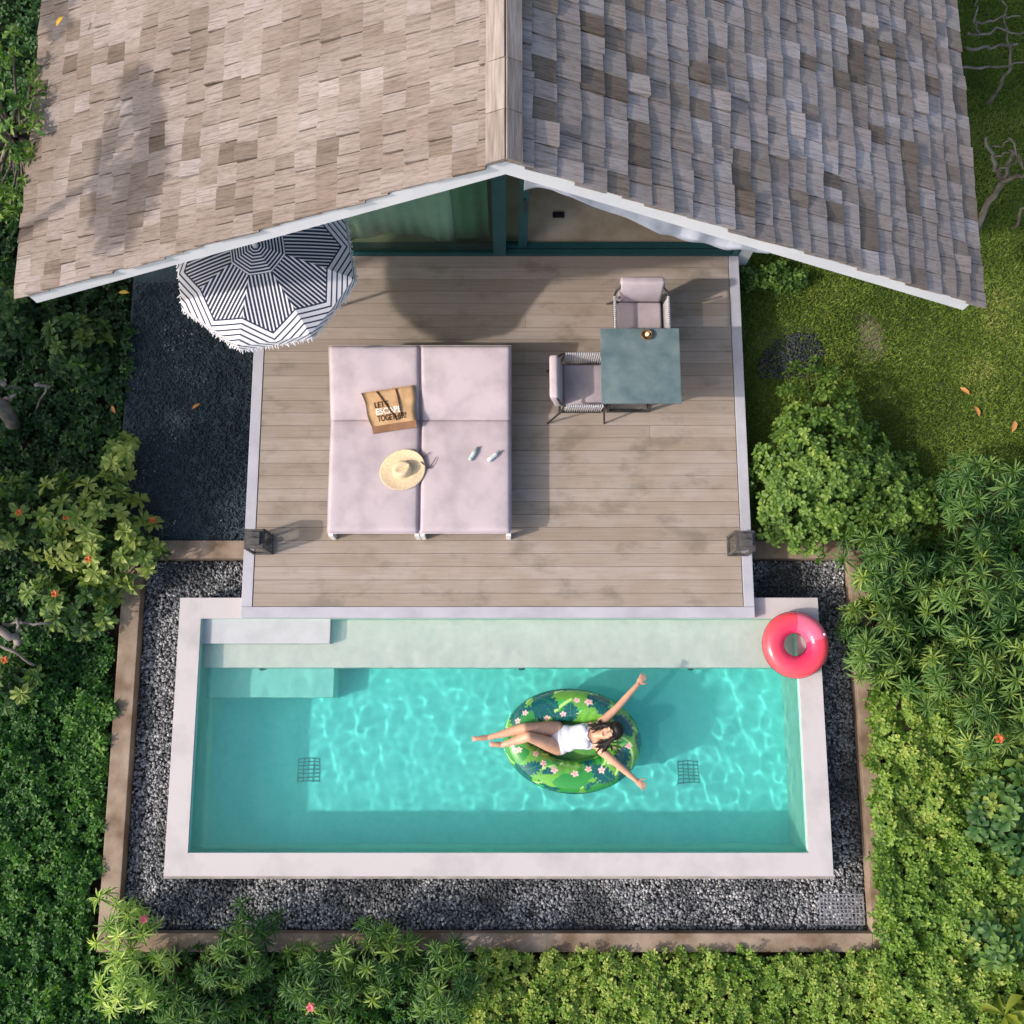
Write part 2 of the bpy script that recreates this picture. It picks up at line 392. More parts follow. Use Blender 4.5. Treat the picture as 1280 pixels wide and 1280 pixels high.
grille = mat('drain_grille', (.06, .30, .28), (.09, .38, .35), 20, rough=.6)
for (dx, dy) in ((386, 962), (860, 965)):
    c = at(dx, dy, -.89); q = MB(); s_ = .125
    for i in range(7):
        yy = -s_+i*2*s_/6
        q.box(c.x-s_, c.x+s_, c.y+yy-.007, c.y+yy+.007, ZF, ZF+.010)
    for i in range(5):
        xx = -s_+i*2*s_/4
        q.box(c.x+xx-.006, c.x+xx+.006, c.y-s_-.011, c.y+s_+.011, ZF+.001, ZF+.007)
    o = q.build('drain_grate', grille, pool)
    for v in o.data.vertices: v.co -= pl
for (px_, X) in ((652, None), (330, None), (862, None)):
    c = at(px_, 850, -.6); q = MB()
    q.lathe([(0, .0), (.035, 0), (.035, .02), (.014, .025), (0, .012)], 14, (c.x, .47, -.60), M=Matrix.Rotation(math.radians(90), 3, 'X'))
    o = q.build('water_inlet', M['black'], pool)
    for v in o.data.vertices: v.co -= pl

# water: rippled top, closed body; its depth tint is put into the plaster
nx, ny = 620, 240
xs = np.linspace(IX0-.02, IX1+.02, nx); ys = np.linspace(IY0-.02, IY1+.02, ny)
X, Y = np.meshgrid(xs, ys, indexing='ij'); Z = np.zeros_like(X)
wr = np.random.default_rng(3)
for i in range(60):
    lam = .085*(.55/.085)**wr.uniform(0, 1); th = wr.normal(.5, .9); k = 2*math.pi/lam
    A = .00034*(lam/.3)**1.35
    ph = wr.uniform(0, 6.28)
    Z += A*np.sin(k*(X*math.cos(th)+Y*math.sin(th))+ph+.8*np.sin(1.3*X+.9*Y+ph))
amp = .55+.45*np.exp(-((X-.4)**2/6+(Y+.5)**2/2))+.25*field(X, Y, 2.0)
Z *= np.clip(amp, .3, 1.3)
P = np.stack([X, Y, Z+ZW], -1)
wme_top = P.reshape(-1, 3); V = list(map(tuple, wme_top)); Fq = []
for i in range(nx-1):
    for j in range(ny-1): Fq.append((i*ny+j, (i+1)*ny+j, (i+1)*ny+j+1, i*ny+j+1))
ring_ = [i*ny for i in range(nx)]+[(nx-1)*ny+j for j in range(1, ny)]+[i*ny+ny-1 for i in range(nx-2, -1, -1)]+[j for j in range(ny-2, 0, -1)]
b0 = len(V)
for r in ring_: V.append((V[r][0], V[r][1], ZF-.02))
m_ = len(ring_)
for i in range(m_): Fq.append((ring_[(i+1) % m_], ring_[i], b0+i, b0+(i+1) % m_))
Fq.append(tuple(range(b0, b0+m_))[::-1])
wm = bpy.data.meshes.new('water'); wm.from_pydata(V, [], Fq)
sm = [True]*((nx-1)*(ny-1))+[False]*(m_+1); wm.polygons.foreach_set('use_smooth', sm); wm.update()
wmat = bpy.data.materials.new('pool_water'); wmat.use_nodes = True; t = wmat.node_tree
t.nodes.remove(t.nodes['Principled BSDF'])
gl = nd(t, 'ShaderNodeBsdfGlass'); gl.inputs['IOR'].default_value = 1.33; gl.inputs['Roughness'].default_value = 0.0
gl.inputs['Color'].default_value = (.94, .995, .985, 1)
df = nd(t, 'ShaderNodeBsdfDiffuse'); df.inputs[0].default_value = (.17, .64, .59, 1)      # faint milkiness of the water, mixed in to lift its shadows
mxw = nd(t, 'ShaderNodeMixShader'); mxw.inputs[0].default_value = .12
t.links.new(gl.outputs[0], mxw.inputs[1]); t.links.new(df.outputs[0], mxw.inputs[2]); t.links.new(mxw.outputs[0], t.nodes['Material Output'].inputs[0])
water = obj('water', wm, wmat); tag(water, kind='structure')
try: water.cycles.is_caustics_caster = True
except Exception: pass
# metal grate in the gravel
c = at(1054, 1138, -.5); q = MB()
for i in range(12):
    q.box(-.24+i*.044-.008, -.24+i*.044+.008, -.16, .16, -.012, .0)
for i in range(9):
    q.box(-.25, .25, -.16+i*.04-.007, -.16+i*.04+.007, -.010, .002)
galv = mat('galvanised', (.16, .165, .18), (.30, .30, .33), 14, rough=.5, metal=.3)
o = q.build('floor_grate', galv, loc=(c.x, c.y, -.552)); tag(o, 'grey metal grate lying on the pebbles in the corner of the bed', 'grate')

# ------------------------------------------------------------------ deck
deck = empty('wooden_deck', (-.09, 3.17, 0), 0, 'weathered timber deck with pale painted edging in front of the house', 'deck')
dl = Vector(deck.location)
dm, t, bs = base_mat('deck_boards')
tc = nd(t, 'ShaderNodeTexCoord'); at_ = attr(t)
vm = nd(t, 'ShaderNodeVectorMath', operation='ADD'); t.links.new(tc.outputs['Object'], vm.inputs[0])
cmb = nd(t, 'ShaderNodeCombineXYZ'); t.links.new(mth(t, 'MULTIPLY', at_.outputs['Fac'], 37.0), cmb.inputs[0]); t.links.new(cmb.outputs[0], vm.inputs[1])
grain = ramp(t, noise(t, vm.outputs[0], 3, 6, .65, (.5, 16, 1)), [(.3, (.255, .215, .182)), (.55, (.308, .266, .236)), (.75, (.345, .306, .28))])
tintc = ramp(t, at_.outputs['Fac'], [(0, (.82, .79, .74)), (.35, (.96, .93, .86)), (.6, (1.02, 1.0, .97)), (1, (1.12, 1.10, 1.08))])
c1 = mixc(t, 1.0, grain, tintc, 'MULTIPLY')
wear = ramp(t, noise(t, tc.outputs['Object'], 1.5, 6, .6, (1, 1.4, 1)), [(.46, (0, 0, 0)), (.64, (1, 1, 1))])
c2 = mixc(t, mth(t, 'MULTIPLY', wear, .55), c1, (.245, .195, .135))
wear2 = ramp(t, noise(t, tc.outputs['Object'], 2.8, 5, .6, (.6, 1, 1)), [(.53, (0, 0, 0)), (.66, (1, 1, 1))])
c3 = mixc(t, mth(t, 'MULTIPLY', wear2, .52), c2, (.125, .105, .080))
t.links.new(c3, bs.inputs['Base Color']); bs.inputs['Roughness'].default_value = .7; bs.inputs['Specular IOR Level'].default_value = .25
bp = nd(t, 'ShaderNodeBump'); bp.inputs['Strength'].default_value = .25; bp.inputs['Distance'].default_value = .004
t.links.new(noise(t, vm.outputs[0], 8, 4, .6, (.4, 12, 1)), bp.inputs['Height']); t.links.new(bp.outputs[0], bs.inputs['Normal'])
q = MB(); nb = 28; y0 = DY0+.125; pitch = (DY1-y0)/nb
for i in range(nb):
    ya, yb = y0+i*pitch+.0017, y0+(i+1)*pitch-.0017
    cuts = sorted(random.uniform(DX0+.8, DX1-.8) for _ in range(random.choice((0, 0, 1))))
    xs_ = [DX0+.13]+cuts+[DX1-.125]
    for a, b_ in zip(xs_[:-1], xs_[1:]):
        if b_-a < .3: b_ = a+.3
        q.box(a+.0012, b_-.0012, ya, yb, -.03, random.uniform(-.0012, .0008), tint=random.random(), bev=.002)
o = q.build('boards', dm, deck)
for v in o.data.vertices: v.co -= dl
q = MB(); e = .004
q.box(DX0, DX1, DY0, DY0+.122, -.105, e, bev=.006)
q.box(DX0, DX0+.122, DY0+.124, DY1, -.105, e, bev=.006); q.box(DX1-.118, DX1, DY0+.124, DY1, -.105, e, bev=.006)
o = q.build('edging', M['white_paint'], deck)
for v in o.data.vertices: v.co -= dl
q = MB(); q.box(DX0+.04, DX1-.04, 1.28, DY1+.1, -.75, -.042); o = q.build('substructure', M['soil'], deck)
for v in o.data.vertices: v.co -= dl

# ------------------------------------------------------------------ house
HR, EL, ER, WL, WR, YF, YB = 4.98, 2.55, 2.37, 4.53, 4.50, 3.72, 12.5
house = empty('villa', (0, 8, -.5), 0, 'gabled holiday villa with a weathered timber shingle roof and glass doors', 'villa')
hl = Vector(house.location)
def hp(o, parent_house=True):
    for v in o.data.vertices: v.co -= hl
    return o
sm_, t, bs = base_mat('shingles')
tc = nd(t, 'ShaderNodeTexCoord'); at_ = attr(t)
vm = nd(t, 'ShaderNodeVectorMath', operation='ADD'); t.links.new(tc.outputs['Object'], vm.inputs[0])
cmb = nd(t, 'ShaderNodeCombineXYZ'); t.links.new(mth(t, 'MULTIPLY', at_.outputs['Fac'], 91.0), cmb.inputs[0]); t.links.new(cmb.outputs[0], vm.inputs[1])
tcol = ramp(t, at_.outputs['Fac'], [(0, (.075, .060, .047)), (.10, (.14, .113, .090)), (.3, (.215, .178, .150)), (.55, (.262, .224, .200)), (.8, (.305, .270, .255)), (1, (.37, .34, .335))])
gr = ramp(t, noise(t, vm.outputs[0], 2.2, 6, .65, (1.1, 24, 1.1)), [(.30, (.50, .46, .42)), (.47, (.97, .96, .95)), (.75, (1.16, 1.14, 1.12))])
c1 = mixc(t, 1.0, tcol, gr, 'MULTIPLY')
fine = ramp(t, noise(t, vm.outputs[0], 9, 5, .7, (1.4, 9, 1.4)), [(.36, (.74, .71, .68)), (.5, (1, 1, 1)), (.68, (1.08, 1.08, 1.09))])
c1 = mixc(t, 1.0, c1, fine, 'MULTIPLY')
blotch = ramp(t, noise(t, tc.outputs['Object'], 1.1, 4), [(.32, (.78, .74, .69)), (.62, (1.06, 1.06, 1.06))])
c2 = mixc(t, 1.0, c1, blotch, 'MULTIPLY')
t.links.new(c2, bs.inputs['Base Color']); bs.inputs['Roughness'].default_value = .85; bs.inputs['Specular IOR Level'].default_value = .2
bp = nd(t, 'ShaderNodeBump'); bp.inputs['Strength'].default_value = .5; bp.inputs['Distance'].default_value = .006
t.links.new(noise(t, vm.outputs[0], 5, 4, .6, (.6, 24, .6)), bp.inputs['Height']); t.links.new(bp.outputs[0], bs.inputs['Normal'])
def slope(side, w, ze, dark):  # dark: slope turned from the sun, its shingles painted lighter to offset that
    """one roof slope: rows of split shingles parallel to the ridge"""
    L = math.hypot(w, HR-ze); dx, dz = side*w/L, (ze-HR)/L      # unit vector down the slope
    nrm = Vector((-dz*side*side if False else (HR-ze)/L*side, 0, w/L))
    rows = 25; p = L/rows; q = MB(); rr = random.Random(21+side)
    down = Vector((dx, 0, dz)); top = Vector((0, 0, HR))
    for r in range(rows):
        s_hi, s_lo = r*p-.05, (r+1)*p
        y = YF+rr.uniform(-.015, .015)+.0
        ph = 0
        while y < YB:
            wd = rr.uniform(.125, .23)+(.07 if rr.random() < .10 else 0); lo = s_lo+rr.uniform(-.011, .011); lift = rr.uniform(.022, .036)+(.022 if rr.random() < .05 else 0)
            tl = rr.uniform(-.008, .008); g_ = rr.uniform(.003, .010)
            tint = min(1, max(0, rr.gauss(.50 if not dark else .72, .15)))  # right slope coloured lighter and greyer to make up for its missing sun
            if rr.random() < (.06 if not dark else .11): tint = rr.uniform(.08, .32)
            ya, yb = y, min(y+wd-g_, YB)
            vs = []
            for (s_, zb, zt) in ((max(s_hi, 0), -.006, .004), (lo, .010, lift)):
                for zz, sg in ((zb, 0), (zt, 1)):
                    for k, yy in enumerate((ya, yb)):
                        vs.append(top+down*s_+nrm*(zz+(tl if k else -tl)*sg)+Vector((0, yy, 0)))
            q.add(vs, [(0, 1, 3, 2), (4, 6, 7, 5), (2, 3, 7, 6), (0, 4, 5, 1), (0, 2, 6, 4), (1, 5, 7, 3)], tint)
            y += wd
    # sheathing below
    vs = [top+down*s_+nrm*z_+Vector((0, yy, 0)) for s_ in (0, L-.06) for yy in (YF+.05, YB-.02) for z_ in (-.07, -.012)]
    q.add(vs, [(0, 1, 3, 2), (4, 6, 7, 5), (0, 4, 5, 1), (2, 3, 7, 6), (0, 2, 6, 4), (1, 5, 7, 3)], .3)
    o = hp(q.build('roof', sm_, house)); return o
slope(-1, WL, EL, False); slope(1, WR, ER, True)
q = MB(); rr = random.Random(4); y = YF-.01
while y < YB:
    ln = rr.uniform(.30, .65)
    for sd_, w_, ze in ((-1, WL, EL), (1, WR, ER)):
        a = Vector((0, 0, HR+.055)); L = math.hypot(w_, HR-ze); dn = Vector((sd_*w_/L, 0, (ze-HR)/L)); nn = Vector((sd_*(HR-ze)/L, 0, w_/L))
        vs = [a+dn*s_+nn*z_+Vector((0, yy, 0)) for s_ in (0, .150 if sd_ < 0 else .125) for yy in (y, y+ln-.006) for z_ in (-.012, .016+rr.uniform(0, .008))]
        q.add(vs, [(0, 1, 3, 2), (4, 6, 7, 5), (0, 4, 5, 1), (2, 3, 7, 6), (0, 2, 6, 4), (1, 5, 7, 3)], rr.uniform(.0, 1.))
    y += ln
ridge_m = mat('ridge_board', (.20, .165, .135), (.36, .315, .285), 5, (9, .7, 9), rough=.85, bump=.3, bscale=12, tint=[(0, (.62, .60, .58)), (1, (1.05, 1.03, 1.02))], lo=.3, hi=.7)
hp(q.build('ridge_cap', ridge_m, house))
def rake(sd_, w_, ze, h, yy0, yy1, zoff, trim):
    q = MB(); k = (w_-trim)/w_
    a, b_ = Vector((0, 0, HR+zoff)), Vector((sd_*(w_-trim), 0, HR+(ze-HR)*k+zoff))
    vs = [Vector((p.x, y_, p.z+z_)) for p in (a, b_) for y_ in (yy0, yy1) for z_ in (-h, 0)]
    q.add(vs, [(0, 1, 3, 2), (4, 6, 7, 5), (0, 4, 5, 1), (2, 3, 7, 6), (0, 2, 6, 4), (1, 5, 7, 3)]); return q
for sd_, w_, ze in ((-1, WL, EL), (1, WR, ER)):
    hp(rake(sd_, w_, ze, .175, YF+.02, YF+.05, -.02, .14).build('fascia', M['fascia'], house))
    hp(rake(sd_, w_, ze, .05, YF+.053, YB-.1, -.10, .14).build('soffit', M['fascia'], house))
# walls
def zr(x): return HR-.17-abs(x)*((HR-EL)/WL if x < 0 else (HR-ER)/WR)
YW = 5.34; HX0, HX1 = -2.90, 2.80
q = MB()
for x0, x1 in ((HX0-.15, HX0), (HX1, HX1+.15)):
    q.box(x0, x1, YW+.02, 11.5, -.6, min(zr(x0), zr(x1))-.02)
q.box(HX0, HX1, 11.35, 11.5, -.6, 3.3)
hp(q.build('wall', M['wall'], house))
q = MB(); q.box(HX0+.002, HX1-.002, 5.44, 11.34, -.3, -.002); hp(q.build('floor', M['inside_floor'], house))
q = MB(); q.box(.60, .74, 5.86, 5.93, -.002, .02, bev=.004)
c = at(698, 269, 0); o = q.build('floor_socket', M['black'], house)
for v in o.data.vertices: v.co += Vector((c.x-.67, c.y-5.895, 0))
hp(o)
# glass front
glz = bpy.data.materials.new('green_glass'); glz.use_nodes = True; t = glz.node_tree; t.nodes.remove(t.nodes['Principled BSDF'])
tr = nd(t, 'ShaderNodeBsdfTransparent'); tr.inputs[0].default_value = (.72, .83, .77, 1)
gs = nd(t, 'ShaderNodeBsdfGlossy'); gs.inputs['Roughness'].default_value = .02
lw = nd(t, 'ShaderNodeLayerWeight'); lw.inputs[0].default_value = .5; mx = nd(t, 'ShaderNodeMixShader')
t.links.new(mth(t, 'ADD', .035, mth(t, 'MULTIPLY', .9, mth(t, 'POWER', lw.outputs['Facing'], 5.0))), mx.inputs[0]); t.links.new(tr.outputs[0], mx.inputs[1]); t.links.new(gs.outputs[0], mx.inputs[2]); t.links.new(mx.outputs[0], t.nodes['Material Output'].inputs[0])
door = tag(MB().box(0, 0, 0, 0, 0, 0).build('sliding_door', M['teal_metal'], house)) if False else None
def frame_q(): return MB()
# left panel (front track)
q = MB()
q.box(HX0+.01, HX1-.01, YW, YW+.075, -.02, .035, bev=.004); q.box(HX0+.01, HX1-.01, YW+.085, YW+.165, -.02, .03, bev=.004)
q.box(-.145, .005, YW-.01, YW+.09, .036, zr(.1), bev=.004)
q.box(HX0+.01, HX0+.09, YW, YW+.08, .036, zr(HX0+.05)-.02); q.box(HX1-.09, HX1-.01, YW+.0, YW+.08, .036, zr(HX1-.05)-.02)
for sd_, x0, x1 in ((-1, HX0+.1, -.15), (1, .01, HX1-.1)):
    vs = [Vector((x, y_, zr(x)+z_)) for x in (x0, x1) for y_ in (YW+.005, YW+.07) for z_ in (-.10, .02)]
    q.add(vs, [(0, 1, 3, 2), (4, 6, 7, 5), (0, 4, 5, 1), (2, 3, 7, 6), (0, 2, 6, 4), (1, 5, 7, 3)])
fr_o = hp(q.build('door_frame', M['teal_metal'], house))
q = MB(); vs = [Vector((x, y_, z_)) for x, zz in ((HX0+.092, zr(HX0+.1)-.10), (-.147, zr(-.15)-.10)) for y_ in (YW+.03, YW+.038) for z_ in (.037, zz)]
q.add(vs, [(0, 1, 3, 2), (4, 6, 7, 5), (0, 4, 5, 1), (2, 3, 7, 6), (0, 2, 6, 4), (1, 5, 7, 3)])
hp(q.build('glass', glz, fr_o))
q = MB(); q.box(.150, .255, YW+.09, YW+.16, .031, zr(.25)-.1, bev=.004); q.box(-.6, .149, YW+.095, YW+.155, .031, .075)
dl_o = hp(q.build('sliding_door', M['teal_metal'], house))
q = MB(); q.box(-.6, .1495, YW+.12, YW+.128, .076, zr(-.6)-.12); hp(q.build('glass', glz, dl_o))
q = MB(); q.box(.195, .212, YW+.055, YW+.0895, .95, 1.25, bev=.004); hp(q.build('handle', M['dark_metal'], dl_o))
# curtain inside the left panel (folds)
xs_ = np.linspace(-2.6, -.2, 260); zs_ = np.array([.012, .5, 1.2, 2.2, 3.1])
fold = .018*np.sin(xs_*17+1.5*np.sin(xs_*3.1))+.05*np.sin(xs_*4.3+1)+.008*np.sin(xs_*41)
P = np.zeros((260, 5, 3)); P[..., 0] = xs_[:, None]
for j, z_ in enumerate(zs_): P[:, j, 1] = YW+.235+fold*(1-.12*j); P[:, j, 2] = z_
o = obj('curtain', grid_mesh('curtain', P), M['curtain']); sol = o.modifiers.new('s', 'SOLIDIFY'); sol.thickness = .004; apply_mods(o)
tag(o, 'pale folded curtain hanging behind the green glass panel', 'curtain')
# white cloth draped under the right rake
pts = [(655, 246), (672, 242), (690, 240.5), (712, 248), (740, 265), (770, 277), (800, 290), (826, 303), (850, 311), (872, 312), (893, 318), (908, 320), (925, 317), (945, 322), (962, 322)]
nU = 150; YD = YF+.10
def y_plane(px, py, yp):
    a = at(px, py, 0); k = yp/a.y; return Vector((a.x*k, yp, CAM_H+(0-CAM_H)*k))
low = [y_plane(px, py, YD) for px, py in pts]
lx = np.array([p.x for p in low]); lz = np.array([p.z for p in low])
xx = np.linspace(lx[0], lx[-1], nU); zl = np.interp(xx, lx, lz)+.006*np.sin(xx*23+2*np.sin(xx*5))
zt = HR-.20-xx*((HR-ER)/WR)+.03; zl = np.minimum(zl, zt-.02)
P = np.zeros((nU, 12, 3))
for j in range(12):
    f = j/11; P[:, j, 0] = xx; P[:, j, 2] = zt*(1-f)+zl*f
    P[:, j, 1] = YD-.02+.10*math.sin(f*2.2)*(zt-zl)/.4+.010*np.sin(xx*13+3*f+2*np.sin(xx*4))*f
o = obj('draped_cloth', grid_mesh('draped_cloth', P), M['cloth']); sol = o.modifiers.new('s', 'SOLIDIFY'); sol.thickness = .008; apply_mods(o)
tag(o, 'white cloth sagging below the right-hand edge of the gable', 'cloth')

# ------------------------------------------------------------------ loungers
def lounger(x0, x1, label):
    cx = (x0+x1)/2; w = (x1-x0)/2
    r = empty('sun_lounger', (cx, 2.95, 0), 0, label, 'sun lounger', 'sun loungers side by side on the deck')
    q = MB()
    q.box(-w+.03, -w+.07, -1.02, 1.0, .19, .25, bev=.005); q.box(w-.07, w-.03, -1.02, 1.0, .19, .25, bev=.005)
    q.box(-w+.071, w-.071, -1.02, -.98, .19, .25, bev=.005); q.box(-w+.071, w-.071, .96, 1.0, .19, .25, bev=.005)
    for i in range(9): q.box(-w+.071, w-.071, -.85+i*.2, -.78+i*.2, .225, .245)
    q.build('frame', M['white_metal'], r)
    for sx, sy in ((-1, -1), (1, -1), (-1, 1), (1, 1)):
        q = MB(); xx_ = sx*(w-.028); q.box(xx_-.026, xx_+.026, sy*1.03-.026, sy*1.03+.026, 0, .252, bev=.004); q.build('leg', M['white_metal'], r)
    def cushion(name, y0_, y1_, z0_, tilt, th=.135):
        bm = bmesh.new(); n_ = 14
        nx_, ny_ = 28, 28; top = {}; bot = {}
        q = MB(); rr_ = random.Random(hash(name) % 99+int(x0*10))
        P = []
        hw = w-.004
        bm.free()
        vs = []; idx = {}
        for side in (1, -1):
            for i in range(nx_+1):
                for j in range(ny_+1):
                    a, b_ = math.sin((i/nx_-.5)*math.pi)*.5+(i/nx_-.5), math.sin((j/ny_-.5)*math.pi)*.5+(j/ny_-.5)
                    ea, eb = 1-abs(a)**26, 1-abs(b_)**26
                    h = th/2*(ea*eb)**.35*(.86+.14*(1-a*a)*(1-b_*b_)) if (ea > 0 and eb > 0) else 0
                    wr_ = 0
                    if side > 0: wr_ = .006*float(field(a*1.0+x0, b_*1.0+y0_, .55, 1))*(ea*eb)
                    vs.append(Vector((a*hw, y0_+(b_+1)/2*(y1_-y0_), th/2+side*h+wr_)))
        m2 = (ny_+1); off = (nx_+1)*m2; fs = []
        for i in range(nx_):
            for j in range(ny_):
                a0 = i*m2+j; fs.append((a0, a0+m2, a0+m2+1, a0+1)); fs.append((off+a0, off+a0+1, off+a0+m2+1, off+a0+m2))
        Mx = Matrix.Translation((0, y0_, z0_)) @ Matrix.Rotation(tilt, 4, 'X') @ Matrix.Translation((0, -y0_, 0))
        q.add([Mx @ v for v in vs], fs)
        o = q.build(name, M['cushion'], r, True)
        bmx = bmesh.new(); bmx.from_mesh(o.data); bmesh.ops.remove_doubles(bmx, verts=bmx.verts, dist=.0006); bmesh.ops.recalc_face_normals(bmx, faces=bmx.faces); bmx.to_mesh(o.data); bmx.free()
        # piping round the rim
        rim = [Vector((sx*hw*(1.003 if True else 1), yy, th/2)) for sx, yy in ((-1, y0_), (1, y0_), (1, y1_), (-1, y1_), (-1, y0_))]
        pp = []
        for a, b_ in zip(rim[:-1], rim[1:]):
            for k in range(8): pp.append(Mx @ a.lerp(b_, k/8))
        pp.append(Mx @ rim[-1]); q2 = MB(); q2.tube(pp, .006, 6); q2.build('piping', M['cushion'], o, True)
    cushion('mattress', -1.035, .268, .25, 0)
    cushion('back_cushion', .272, 1.115, .25, math.radians(21))
    for sx in (-1, 1): MB().tube([(sx*(w-.1), .95, .22), (sx*(w-.1), .80, .38)], .012, 6).build('back_strut', M['white_metal'], r)
    return r
lounger(-1.972, -.957, 'pale pink padded sun lounger holding the woven bag and straw hat')
lounger(-.953, .062, 'pale pink padded sun lounger with two small bottles lying on it')

# ------------------------------------------------------------------ things on the loungers
kraft = mat('kraft', (.42, .25, .12), (.55, .36, .19), 9, rough=.85, bump=.3, bscale=80)
kraft_d = mat('kraft_gusset', (.20, .10, .055), (.28, .15, .08), 9, rough=.85)
strapm = mat('leather_strap', (.075, .03, .012), (.12, .05, .02), 20, rough=.6)
ink = mat('dark_print', (.06, .028, .012), None, rough=.8); wink = mat('white_print', (.8, .76, .7), None, rough=.8)
c = at(487, 505, .56)
bag = empty('beach_bag', (c.x+.005, c.y+.0, .455), math.radians(9), 'brown shopping bag printed with words, lying across the left lounger', 'bag')
bag.rotation_euler = (math.radians(11), 0, math.radians(9))
q = MB(); nn = 12
P = np.zeros((nn, nn, 3)); 
def bagpt(a, b_, s_):
    w2 = .272+.025*(b_); h = .058*(1-.25*b_)+.010*(1-a*a)*(1-b_*b_)
    return Vector((a*w2+.008*math.sin(b_*4), b_*.195, s_*h+.004*math.sin(a*7+b_*5)*s_))
vs = [bagpt(i/(nn-1)*2-1, j/(nn-1)*2-1, s_) for s_ in (1, -1) for i in range(nn) for j in range(nn)]; off = nn*nn; fs = []
for i in range(nn-1):
    for j in range(nn-1):
        a0 = i*nn+j; fs += [(a0, a0+nn, a0+nn+1, a0+1), (off+a0, off+a0+1, off+a0+nn+1, off+a0+nn)]
edge_l = []
for i in range(nn-1):
    fs += [(i*nn+nn-1, (i+1)*nn+nn-1, off+(i+1)*nn+nn-1, off+i*nn+nn-1), (i, i+1, off+i+1, off+i)[::-1], ((nn-1)*nn+i, (nn-1)*nn+i+1, off+(nn-1)*nn+i+1, off+(nn-1)*nn+i)[::-1]]
q.add(vs, fs); body = q.build('body', kraft, bag, True)
q = MB()
vs = [bagpt(i/(nn-1)*2-1, -1, s_) for i in range(nn) for s_ in (1, -1)]+[bagpt(i/(nn-1)*2-1, -1, s_)+Vector((0, -.075, -.03)) for i in range(nn) for s_ in (.9, -.9)]
o2 = 2*nn; fs = [(2*i, 2*i+2, o2+2*i+2, o2+2*i) for i in range(nn-1)]+[(o2+2*i, o2+2*i+2, o2+2*i+3, o2+2*i+1) for i in range(nn-1)]+[(2*i+1, o2+2*i+1, o2+2*i+3, 2*i+3) for i in range(nn-1)]
q.add(vs, fs); q.build('gusset', kraft_d, bag)
def text_mesh(s_, size):
    cu = bpy.data.curves.new('t', 'FONT'); cu.body = s_; cu.size = size; cu.align_x = 'LEFT'; cu.extrude = .0012; cu.offset = .0022
    o = bpy.data.objects.new('t', cu); COL.objects.link(o)
    dg = bpy.context.evaluated_depsgraph_get(); me = bpy.data.meshes.new_from_object(o.evaluated_get(dg))
    bpy.data.objects.remove(o); bpy.data.curves.remove(cu); return me
def drape_text(s_, x, y, width, height, m_):
    me = text_mesh(s_, .1); vx = [v.co.x for v in me.vertices]; vy = [v.co.y for v in me.vertices]
    sx = width/(max(vx)-min(vx)); sy = height/max(vy)
    for v in me.vertices:
        X_, Y_ = x+(v.co.x-min(vx))*sx, y+v.co.y*sy
        a, b_ = X_/.275, Y_/.195
        v.co = (X_, Y_, bagpt(a, b_, 1).z+.0035+v.co.z)
    obj('lettering', me, m_, body)
drape_text("LET'S", -.175, .005, .155, .066, ink)
drape_text('ESCAPE', -.170, -.073, .285, .066, wink)
drape_text('TOGETHER!', -.165, -.152, .320, .066, ink)
for pts_ in ([(-.13, .185), (-.085, .10), (-.035, -.0), (.02, -.11), (.045, -.165)], [(.085, .185), (.095, .08), (.10, -.03), (.105, -.10), (.07, -.16)]):
    q = MB(); q.tube([Vector((x, y, bagpt(x/.275, y/.195, 1).z+.009+.004*math.sin(i))) for i, (x, y) in enumerate(pts_)], .0075, 8); q.build('strap', strapm, bag, True)

straw = mat('straw', (.62, .47, .28), (.74, .60, .40), 50, (1, 1, 1), rough=.8, bump=.5, bscale=160)
strawb = mat('hat_band', (.46, .33, .19), (.52, .39, .24), 60, rough=.8)
c = at(503, 587, .42)
hat = empty('straw_hat', (c.x, c.y, .392), math.radians(25), 'wide-brimmed straw hat lying on the left lounger mattress', 'hat')
nu, nv = 64, 26; P = np.zeros((nv, nu, 3))
for j in range(nv):
    for i in range(nu):
        ph = 2*math.pi*i/nu; f = j/(nv-1)
        if f < .45:
            r = .236-(.236-.098)*(f/.45); z = .022*math.sin(2*ph+.6)*((r-.09)/.146)**2+.004+.010*((r-.1)/.14)
        else:
            k = (f-.45)/.55
            if k < .6: r = .098-.018*(k/.6)**1.5; z = .004+.105*(k/.6)
            else: kk = (k-.6)/.4; r = .080*(1-kk)+.0005; z = .109+.012*math.sin(kk*math.pi*.5)
        x, y = r*math.cos(ph)*1.10, r*math.sin(ph)*.96
        if f > .45 and k > .5:
            kk = (k-.5)/.5; z -= .040*math.exp(-(y/.028)**2)*min(1, kk*1.4)*(1 if abs(x) < .2 else 0)
            y *= 1-.18*max(0, x/.1)
        P[j, i] = (x, y, z)
o = obj('brim_and_crown', grid_mesh('brim_and_crown', P, closed_v=True), straw, hat); o.name = 'crown'
so = o.modifiers.new('s', 'SOLIDIFY'); so.thickness = .003; apply_mods(o)
q = MB(); q.lathe([(.0995, .006), (.0965, .028), (.094, .028), (.094, .006)], 48)
for i, v in enumerate(q.v): q.v[i] = (v[0]*1.105, v[1]*.965, v[2])
q.build('band', strawb, hat, True)

